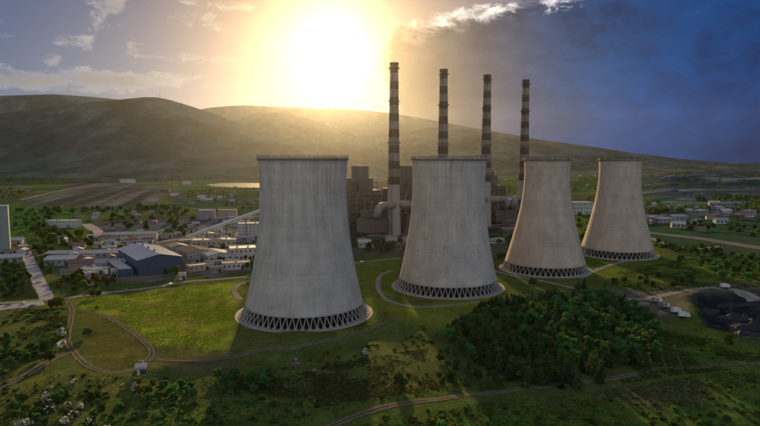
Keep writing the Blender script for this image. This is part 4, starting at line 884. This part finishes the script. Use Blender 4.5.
m_bark = mat('bark', (.075, .058, .042), .95, .3, 2)
def leaves(cen, rad, n, size, seed, flat=1.0, mt=None, name='crown', shell=.55):
    g = np.random.default_rng(seed); V = []; T = []
    wts = np.array([r[0]*r[1] for r in rad]); wts = wts/wts.sum(); cnt = np.maximum(4, (wts*n).astype(int))
    for (c, r, k) in zip(cen, rad, cnt):
        d = g.normal(size=(k, 3)); d /= np.linalg.norm(d, axis=1)[:, None]; q = g.uniform(shell, 1.05, k)[:, None]
        p = np.array(c)+d*q*np.array(r)
        nrm = d+g.normal(size=(k, 3))*.6; nrm /= np.linalg.norm(nrm, axis=1)[:, None]
        a = np.cross(nrm, g.normal(size=(k, 3))); a /= np.linalg.norm(a, axis=1)[:, None]+1e-9; b = np.cross(nrm, a)*flat
        s = size*g.uniform(.55, 1.3, k)[:, None]
        V.append(np.stack([p-a*s-b*s*.6, p+a*s-b*s*.6, p+a*s*.8+b*s*.7, p-a*s*.6+b*s], 1)); T.append(np.repeat(np.clip(g.uniform(-.1, .45, 1)+g.uniform(0, .6, k), 0, 1), 4))
    V = np.concatenate(V).reshape(-1, 3); T = np.concatenate(T); nf = len(V)//4
    me = bpy.data.meshes.new(name); me.from_pydata(V.tolist(), [], np.arange(nf*4).reshape(-1, 4).tolist()); me.update()
    at = me.attributes.new('tone', 'FLOAT', 'POINT'); at.data.foreach_set('value', T.astype(np.float32)); me.materials.append(mt); return me
def broad_proto(seed, mt, h=1.0, wide=.42, n=1900, low=.18, size=.042):
    g = np.random.default_rng(seed); cen = []; rad = []
    for k in range(int(g.integers(16, 26))):
        a = g.uniform(0, 6.28); zz = g.uniform(low+.12, .88); env = wide*math.sqrt(max(.05, 1-((zz-.52)/.52)**2)); r = env*g.uniform(.25, .85)
        s = g.uniform(.06, .17); cen.append((r*math.cos(a), r*math.sin(a), zz*h)); rad.append((s*1.15, s*1.1, s*.9))
    cen.append((0, 0, .55)); rad.append((wide*.62, wide*.62, .30))
    cr_ = leaves(cen, rad, n, size, seed, mt=mt)
    mb = MB(); mb.tube([(0, 0, -.06), (.01, 0, .2), (0, .01, .5), (.02, 0, .75)], [.032, .026, .018, .006], 7)
    for c in cen[:6]: mb.tube([(0, 0, .22+.25*g.random()), (c[0]*.5, c[1]*.5, c[2]*.75), c], [.014, .01, .004], 5)
    return cr_, mb.mesh('trunk', m_bark)
def con_proto(seed, mt, n=1000, wide=.2):
    g = np.random.default_rng(seed); V = []; T = []
    lv = int(g.integers(9, 12)); cen = []; rad = []
    for i in range(lv):
        z = .10+.86*i/lv; r = wide*(1-i/lv)**.8*g.uniform(.85, 1.15)+.015
        for k in range(max(3, int(8*(1-i/lv)+2))):
            a = g.uniform(0, 6.28); q = r*g.uniform(.45, .95); cen.append((q*math.cos(a), q*math.sin(a), z-.25*q+g.uniform(-.02, .02))); s = .045+.05*(1-i/lv); rad.append((s, s, s*.55))
    cen.append((0, 0, .95)); rad.append((.015, .015, .06))
    cr_ = leaves(cen, rad, n, .030, seed, mt=mt, shell=.2)
    mb = MB(); mb.tube([(0, 0, -.05), (0, 0, .5), (.005, 0, .93)], [.022, .014, .004], 6)
    return cr_, mb.mesh('trunk', m_bark)
def poplar_proto(seed, mt):
    g = np.random.default_rng(seed); cen = []; rad = []
    for i in range(12): z = .12+.8*i/12; a = g.uniform(0, 6.28); r = .07*math.sin(math.pi*(z*.9+.08)); cen.append((r*math.cos(a), r*math.sin(a), z)); rad.append((.075, .075, .09))
    return leaves(cen, rad, 800, .035, seed, mt=mt), MB().tube([(0, 0, -.05), (0, 0, .9)], [.02, .004], 6).mesh('trunk', m_bark)
def shrub_proto(seed, mt, n=420):
    g = np.random.default_rng(seed); cen = []; rad = []
    for i in range(int(g.integers(5, 9))): a = g.uniform(0, 6.28); r = g.uniform(.1, .42); s = g.uniform(.16, .30); cen.append((r*math.cos(a), r*math.sin(a), s*.8+g.uniform(0, .3))); rad.append((s, s, s*.9))
    return leaves(cen, rad, n, .075, seed, mt=mt, shell=.4, name='shrub')
PRO = {'dark': [broad_proto(10+i, L_dark, wide=w_) for i, w_ in enumerate((.42, .48, .38))], 'green': [broad_proto(20+i, L_green, wide=w_) for i, w_ in enumerate((.40, .46, .36, .5))],
       'yellow': [broad_proto(30+i, L_yellow, wide=w_) for i, w_ in enumerate((.42, .48))], 'con': [con_proto(40+i, L_con, wide=w_) for i, w_ in enumerate((.19, .23, .17, .21))],
       'blossom': [broad_proto(50+i, L_blos, wide=.40, n=700, size=.045) for i in range(2)], 'rust': [broad_proto(60+i, L_rust, wide=.42) for i in range(2)], 'poplar': [poplar_proto(70, L_green), poplar_proto(71, L_yellow)]}
SHR = {'dark': [shrub_proto(80+i, L_dark) for i in range(3)], 'green': [shrub_proto(85+i, L_green) for i in range(3)], 'yellow': [shrub_proto(90+i, L_yellow) for i in range(2)], 'blossom': [shrub_proto(95+i, L_blos, 260) for i in range(2)], 'rust': [shrub_proto(97, L_rust)]}
NAME = {'dark': 'dark_broadleaf_tree', 'green': 'green_broadleaf_tree', 'yellow': 'yellow_broadleaf_tree', 'con': 'conifer_tree', 'blossom': 'blossoming_tree', 'rust': 'russet_tree', 'poplar': 'poplar_tree'}
TREES = []
def tree(x, y, kind, h, label, group=None, spread=1.0):
    z = float(H(x, y)); cm, tm = random.choice(PRO[kind])
    t = thing(NAME[kind], label, 'tree', (x, y, z-.1), random.uniform(0, 6.28), group); t.scale = (h*spread, h*spread*random.uniform(.9, 1.1), h)
    link('crown', cm, t); link('trunk', tm, t); return t
def shrub(x, y, kind, s, label, group=None):
    z = float(H(x, y)); o = link('shrub', random.choice(SHR[kind]), None, (x, y, z-.1), random.uniform(0, 6.28)); o.scale = (s, s*random.uniform(.8, 1.2), s*random.uniform(.7, 1.05)); return tag(o, label, 'shrub', group)
def clear_of_towers(x, y): return all(math.hypot(x-a, y-b) > 49 for a, b in (T1, T2, T3, T4))
# the wood right of the second tower
wood = [(447, 330), (470, 314), (503, 304), (560, 299), (612, 300), (642, 312), (656, 334), (658, 354), (640, 368), (604, 376), (562, 386), (530, 383), (505, 371), (476, 356), (452, 345)]
WC = {}
for (x, y) in scatter(wood, 290, 4.2, 3, clear_of_towers):
    u, v = topx(x, y); r = random.random()
    if u > 560 and v < 358: k = 'green' if r < .72 else 'con'
    elif v > 352: k = 'con' if r < .62 else 'dark'
    elif u < 500: k = 'dark' if r < .6 else 'con' if r < .75 else 'green'
    else: k = 'con' if r < .58 else 'dark' if r < .74 else 'green' if r < .97 else 'yellow'
    row = 'back edge' if v < 328 else 'front edge' if v > 358 else 'middle'; col = 'left end' if u < 500 else 'left half' if u < 552 else 'right half' if u < 605 else 'right end'
    cell = (k, row, col); WC[cell] = WC.get(cell, -1)+1
    lab = {'con': 'dark pointed conifer', 'dark': 'dark rounded tree', 'green': 'fresh green tree', 'yellow': 'yellowish tree'}[k]+' at the '+row+' of the wood, '+col+', '+ordinal(WC[cell])
    tree(x, y, k, random.uniform(8.5, 12) if k == 'con' else random.uniform(6.5, 9.5), lab, 'trees of the dense wood')
# single trees one can point at
for (u, v, k, h, lab) in [(294, 369, 'blossom', 5.5, 'white blossoming tree below the nearest cooling tower, largest of the white ones'), (314.5, 373, 'blossom', 3.2, 'small white blossoming tree right of the largest white one'), (365, 357, 'blossom', 4.6, 'pale blossoming tree on the slope right of the nearest tower'),
                          (400, 389, 'dark', 7.5, 'dark bushy tree above the gravel road with pale blossom on top'), (88, 336, 'dark', 5.5, 'lone dark round tree inside the bend of the dirt tracks'), (8, 356, 'poplar', 13, 'slender bright green poplar at the left edge'), (57.5, 308, 'yellow', 8.5, 'yellow-green tree where the concrete road meets the main road'), (52, 309, 'rust', 6.5, 'russet tree left of the yellow-green one at the road junction'),
                          (93, 297, 'dark', 6, 'dark tree on the main road, left one of a pair'), (99, 297, 'dark', 5.6, 'dark tree on the main road, right one of a pair'), (96.5, 309, 'dark', 2.6, 'small dark bush-like tree alone in the meadow above the bend'), (61, 338, 'blossom', 6, 'cream blossoming tree beside the dirt track at the left'), (62, 349, 'blossom', 5.5, 'white blossoming tree at the fork of the dirt track'),
                          (141.5, 367, 'blossom', 3.6, 'small white tree just behind the white hut'), (135, 392, 'blossom', 4.5, 'white-flecked tree on the bank below the white hut'), (533, 287, 'dark', 8.5, 'dark tree in front of the third cooling tower, left of its middle'), (578, 291, 'con', 10, 'dark conifer at the right foot of the third cooling tower'), (584, 289, 'con', 9, 'second dark conifer at the right foot of the third tower'),
                          (681, 264, 'dark', 9, 'dark lone tree right of the smallest cooling tower'), (729, 345, 'yellow', 6, 'slim yellow-green tree on the slope in front of the dark pit'), (645, 345, 'yellow', 8.5, 'yellow-topped tree at the right tip of the wood'), (376, 250, 'dark', 14, 'big dark tree between the two nearest cooling towers, left one'), (389, 252, 'dark', 13, 'big dark tree between the two nearest cooling towers, right one'), (382, 254, 'rust', 10, 'brownish tree in front of the two big dark trees'),
                          (256, 273, 'yellow', 11, 'yellow-green tree touching the left side of the nearest cooling tower'), (176, 275, 'yellow', 9, 'yellow-green tree at the front corner of the blue shed'), (167, 277, 'green', 9, 'green tree left of the yellow one at the blue shed'), (120, 251, 'yellow', 8, 'yellow-green tree behind the left corner of the blue shed')]:
    x, y, _ = P(u, v); tree(x, y, k, h, lab)
# groups of trees and shrubs: polygon, number, spacing, kinds, heights, label, group
GR = [([(22, 262), (40, 256), (54, 298), (42, 296)], 0, 5, ['dark'], (6, 9), '', ''),
      ([(-5, 268), (22, 266), (36, 292), (-5, 298)], 26, 5.5, ['dark', 'con', 'dark'], (6, 9), 'dark tree in the grove left of the concrete road', 'grove left of the concrete road'),
      ([(36, 250), (56, 252), (52, 272), (44, 276)], 14, 5.5, ['dark', 'dark', 'con'], (7, 10), 'dark tree in the narrow belt right of the concrete road', 'belt right of the concrete road'),
      ([(56, 281), (80, 276), (122, 279), (122, 286), (60, 294)], 26, 5, ['yellow', 'rust', 'yellow', 'green'], (5, 7.5), 'yellow-green tree in the thicket above the main road', 'thicket above the main road'),
      ([(38, 226), (62, 232), (100, 238), (98, 248), (40, 246)], 34, 8, ['dark', 'dark', 'con', 'yellow', 'green'], (8, 12), 'tree in the dark grove below the white office', 'grove below the white office'),
      ([(14, 212), (60, 210), (52, 228), (14, 236)], 28, 9, ['green', 'green', 'dark'], (8, 11), 'green tree on the slope left of the white office', 'trees left of the white office'),
      ([(40, 211), (180, 208), (180, 212), (40, 215)], 44, 9, ['dark', 'con', 'dark'], (9, 13), 'dark tree in the long row below the ash field', 'tree row below the ash field'),
      ([(100, 216), (196, 212), (196, 236), (160, 237), (110, 228)], 44, 10, ['dark', 'green', 'dark', 'con'], (8, 12), 'tree between the plant roads and the far tree row', 'trees above the plant roads'),
      ([(225, 206), (262, 203), (262, 214), (232, 214)], 12, 9, ['green', 'yellow', 'dark'], (7, 10), 'tree on the slope left of the nearest tower top', 'trees behind the cream block'),
      ([(206, 246), (258, 244), (256, 272), (226, 272)], 16, 9, ['green', 'dark', 'yellow'], (5, 8), 'tree among the works halls beside the nearest tower', 'trees among the works halls'),
      ([(350, 240), (410, 238), (400, 256), (358, 258)], 18, 6, ['dark', 'rust', 'green'], (6, 9), 'tree in front of the power station between the two nearest towers', 'trees between the nearest towers'),
      ([(490, 238), (512, 236), (508, 262), (496, 266)], 12, 6, ['dark', 'green'], (5, 8), 'tree between the second and third cooling towers', 'trees between second and third tower'),
      ([(576, 216), (600, 214), (588, 246), (578, 240)], 14, 8, ['dark', 'green'], (7, 10), 'tree between the third and fourth cooling towers', 'trees between third and fourth tower'),
      ([(655, 243), (690, 250), (722, 249), (722, 254), (684, 255), (656, 247)], 28, 6.5, ['dark', 'con'], (6, 9), 'dark tree in the curved row below the pale lane', 'curved row below the pale lane'),
      ([(690, 222), (800, 222), (800, 240), (730, 238), (690, 232)], 34, 9, ['green', 'dark', 'dark'], (7, 10), 'tree beyond the rail yard at the right', 'trees beyond the rail yard'),
      ([(690, 258), (800, 254), (800, 286), (740, 280), (700, 278)], 52, 7, ['green', 'green', 'dark'], (4.5, 7.5), 'green tree on the scrubby slope right of the smallest tower', 'trees on the right slope'),
      ([(600, 280), (690, 276), (700, 286), (640, 292), (600, 290)], 20, 6, ['dark', 'green', 'dark'], (3.5, 6), 'low tree between the smallest tower and the pale road', 'trees above the pale road'),
      ([(215, 372), (268, 366), (275, 384), (225, 390)], 17, 4.5, ['green', 'dark', 'green', 'yellow'], (3.5, 6), 'tree in the thicket below the left foot of the nearest tower', 'thicket below the nearest tower'),
      ([(128, 382), (188, 374), (196, 392), (150, 402)], 16, 4.5, ['dark', 'green', 'yellow'], (3, 5.5), 'tree in the thicket around the white hut', 'thicket around the hut'),
      ([(2, 352), (48, 348), (52, 362), (6, 370)], 15, 4.5, ['dark', 'green', 'dark'], (4, 6.5), 'tree in the dark clump beside the left dirt track', 'clump beside the left dirt track'),
      ([(458, 352), (484, 356), (508, 376), (478, 386), (446, 378)], 16, 5, ['dark', 'dark', 'con'], (4, 6), 'round dark tree on the slope just left of the wood', 'round trees left of the wood'),
      ([(436, 340), (456, 338), (452, 372), (438, 380)], 8, 5, ['dark', 'green'], (3, 5), 'small tree on the bare slope left of the wood', 'small trees left of the wood'),
      ([(20, 402), (95, 396), (110, 424), (10, 430)], 20, 4.5, ['dark', 'green', 'blossom', 'dark', 'green', 'dark'], (2.5, 4.5), 'tree in the flecked thicket at the bottom left corner', 'thicket in the bottom left corner')]
for gi, (poly, n, md, kinds, hh, lab, grp) in enumerate(GR):
    for si, (x, y) in enumerate(scatter(poly, n, md, 100+gi, clear_of_towers)):
        k = random.choice(kinds); tree(x, y, k, random.uniform(*hh), {'blossom': 'white-flowering ', 'con': 'pointed '}.get(k, '')+lab+', '+ordinal(si), grp, random.uniform(.9, 1.25))
SG = [([(-20, 396), (60, 388), (130, 392), (120, 432), (-20, 432)], 44, 3, ['dark', 'dark', 'green', 'dark', 'green', 'dark', 'dark', 'dark', 'blossom'], (2.2, 4.6), 'dense dark shrub in the bottom left corner', 'dense shrubs in the bottom left corner'),
      ([(120, 408), (300, 398), (310, 432), (120, 432)], 34, 3.4, ['dark', 'dark', 'green'], (1.8, 3.8), 'dark shrub along the bottom edge, left of the gravel road', 'shrubs along the bottom edge'),
      ([(640, 400), (780, 390), (780, 432), (600, 432)], 34, 3.4, ['dark', 'dark', 'green'], (1.8, 3.8), 'dark shrub in the bottom right corner', 'dense shrubs in the bottom right corner'),
      ([(340, 418), (420, 406), (480, 404), (480, 424), (350, 432)], 24, 3, ['yellow', 'green', 'yellow', 'dark'], (2.0, 4.2), 'bright shrub below the gravel road at the bottom middle', 'shrubs below the gravel road'),
      ([(480, 402), (640, 388), (780, 378), (780, 432), (480, 432)], 60, 4, ['dark', 'green', 'dark', 'yellow', 'dark'], (1.6, 3.6), 'shrub in the dark meadow at the bottom right', 'shrubs in the bottom right meadow'),
      ([(100, 404), (330, 386), (340, 410), (250, 432), (100, 432)], 46, 4, ['dark', 'green', 'dark'], (1.6, 3.4), 'shrub on the shaded meadow at the bottom left', 'shrubs in the bottom left meadow'),
      ([(270, 360), (440, 326), (436, 338), (300, 372)], 26, 3.5, ['dark', 'rust', 'green', 'dark'], (1.6, 3.6), 'shrub along the bank below the nearest tower', 'shrubs along the bank'),
      ([(300, 384), (430, 358), (436, 392), (330, 408)], 26, 5, ['dark', 'rust', 'dark'], (1.2, 2.8), 'low shrub on the dry slope below the towers', 'shrubs on the dry slope'),
      ([(0, 374), (130, 378), (110, 400), (0, 404)], 24, 4, ['dark', 'green', 'dark', 'dark', 'green', 'green', 'blossom'], (1.4, 3.0), 'shrub on the meadow at the left edge below the tracks', 'shrubs below the left tracks'),
      ([(0, 314), (62, 308), (62, 344), (0, 344)], 26, 4.5, ['dark', 'rust', 'green'], (1.8, 4), 'shrub between the concrete yard and the dirt track', 'shrubs below the concrete yard'),
      ([(400, 326), (425, 320), (432, 345), (406, 352)], 9, 3.5, ['yellow', 'dark', 'yellow'], (1.8, 3.6), 'bright shrub at the right end of the bank', 'bright shrubs at the bank end'),
      ([(650, 322), (700, 340), (780, 350), (780, 362), (670, 362)], 18, 5, ['dark', 'green', 'yellow'], (1.2, 2.6), 'low shrub on the slope in front of the pit', 'shrubs in front of the pit')]
for gi, (poly, n, md, kinds, hh, lab, grp) in enumerate(SG):
    for si, (x, y) in enumerate(scatter(poly, n, md, 200+gi)):
        k = random.choice(kinds); shrub(x, y, k, random.uniform(*hh), {'blossom': 'white-flowering '}.get(k, '')+lab+', '+ordinal(si), grp)

# grass tussocks nobody could count
def tufts(name, poly_px, n, smin, smax, seed, mt, label):
    g = np.random.default_rng(seed); poly = [p0(*q) for q in poly_px]; xs = [q[0] for q in poly]; yy = [q[1] for q in poly]
    x = g.uniform(min(xs), max(xs), n*3); y = g.uniform(min(yy), max(yy), n*3)
    k = inpoly(x, y, poly) & (fbm(x/16+3, y/16, 3) > .47+.16*(g.random(n*3)-.5)); x = x[k][:n]; y = y[k][:n]; n = len(x); z = H(x, y)
    V = []; a0 = g.uniform(0, 6.28, n); s = g.uniform(smin, smax, n)
    for b in range(4):
        a = a0+b*1.57+g.uniform(-.5, .5, n); w_ = s*.55; h_ = s*g.uniform(.5, 1.0, n); ca, sa = np.cos(a), np.sin(a)
        V.append(np.stack([np.stack([x+ca*s*.15-sa*w_, y+sa*s*.15+ca*w_, z-.1], 1), np.stack([x+ca*s*.15+sa*w_, y+sa*s*.15-ca*w_, z-.1], 1), np.stack([x+ca*s*.75+sa*w_*.3, y+sa*s*.75-ca*w_*.3, z+h_], 1)], 1))
    V = np.concatenate(V).reshape(-1, 3); nf = len(V)//3
    me = bpy.data.meshes.new(name); me.from_pydata(V.tolist(), [], np.arange(nf*3).reshape(-1, 3).tolist()); me.update()
    at = me.attributes.new('tone', 'FLOAT', 'POINT'); at.data.foreach_set('value', np.repeat(g.random(nf), 3).astype(np.float32)); me.materials.append(mt)
    tag(link(name, me), label, 'grass', kind='stuff')
L_grass = leaf_material('grass_blades', (.055, .095, .022), (.115, .145, .040), .3)
L_dry = leaf_material('dry_grass', (.075, .075, .028), (.13, .115, .05), .3)
tufts('rough_grass', [(-60, 372), (140, 376), (330, 358), (450, 345), (470, 385), (330, 405), (300, 440), (-60, 440)], 4200, .25, .75, 1, L_grass, 'rough tussock grass on the meadow at the bottom left')
tufts('rough_grass', [(310, 440), (480, 398), (620, 380), (820, 366), (820, 440)], 4200, .25, .75, 2, L_grass, 'rough tussock grass below the gravel road')
tufts('dry_grass', [(230, 380), (430, 342), (440, 385), (330, 402)], 4000, .3, .9, 3, L_dry, 'dry grass on the slope below the nearest tower')
tufts('weeds', [(640, 325), (700, 338), (820, 350), (820, 366), (620, 376)], 4000, .3, 1.0, 4, L_grass, 'weeds on the slope in front of the pit')
tufts('weeds', [(600, 276), (690, 258), (820, 258), (820, 286), (640, 292)], 5000, .5, 1.8, 5, L_grass, 'weeds and scrub on the right slope')
tufts('weeds', [(-40, 312), (66, 308), (70, 350), (-40, 372)], 4000, .35, 1.2, 6, L_grass, 'weeds left of the dirt track')
tufts('meadow_grass', [(78, 302), (160, 290), (240, 283), (234, 320), (224, 352), (160, 357), (150, 344), (114, 316)], 9000, .2, .55, 9, leaf_material('meadow_blades', (.110, .165, .018), (.220, .250, .042), .4), 'short meadow grass left of the nearest cooling tower')
# far woods and hedges that read as one mass
def far_wood(name, patches, seed, label, hmin, hmax):
    g = np.random.default_rng(seed); V = []; T = []
    for (poly_px, n) in patches:
        poly = [p0(*q) for q in poly_px]; xs = [q[0] for q in poly]; yy = [q[1] for q in poly]
        x = g.uniform(min(xs), max(xs), n*4); y = g.uniform(min(yy), max(yy), n*4); k = inpoly(x, y, poly) & (fbm(x/70, y/70, 3)+.1*g.random(n*4) > .52); x = x[k][:n]; y = y[k][:n]
        for X_, Y_ in zip(x, y):
            hh = g.uniform(hmin, hmax); z0 = float(H(X_, Y_)); m = 26
            d = g.normal(size=(m, 3)); d /= np.linalg.norm(d, axis=1)[:, None]; p = np.array([X_, Y_, z0+hh*.52])+d*np.array([hh*.42, hh*.42, hh*.5])*g.uniform(.6, 1, m)[:, None]
            a = np.cross(d, g.normal(size=(m, 3))); a /= np.linalg.norm(a, axis=1)[:, None]; b = np.cross(d, a); s = hh*.16
            V.append(np.stack([p-a*s-b*s, p+a*s-b*s, p+b*s*1.2], 1)); T.append(np.repeat(g.uniform(0, 1, m), 3))
    V = np.concatenate(V).reshape(-1, 3); T = np.concatenate(T); nf = len(V)//3
    me = bpy.data.meshes.new(name); me.from_pydata(V.tolist(), [], np.arange(nf*3).reshape(-1, 3).tolist()); me.update()
    at = me.attributes.new('tone', 'FLOAT', 'POINT'); at.data.foreach_set('value', T.astype(np.float32)); me.materials.append(L_dark); tag(link(name, me), label, 'woods', kind='stuff')
far_wood('far_woods', [([(-60, 188), (60, 180), (70, 170), (-60, 172)], 220), ([(-60, 205), (20, 200), (30, 190), (-60, 190)], 160), ([(150, 182), (262, 178), (262, 172), (150, 174)], 200), ([(165, 206), (262, 200), (262, 190), (190, 192)], 120), ([(60, 178), (200, 172), (200, 168), (60, 169)], 200)], 7, 'scattered woods and hedges on the far plain at the left', 9, 16)
far_wood('far_woods', [([(490, 196), (530, 196), (530, 180), (490, 180)], 90), ([(570, 204), (604, 204), (600, 178), (574, 178)], 120), ([(640, 214), (830, 212), (830, 200), (650, 202)], 260), ([(640, 190), (830, 190), (830, 172), (650, 174)], 300)], 8, 'scattered woods on the far plain at the right', 9, 16)
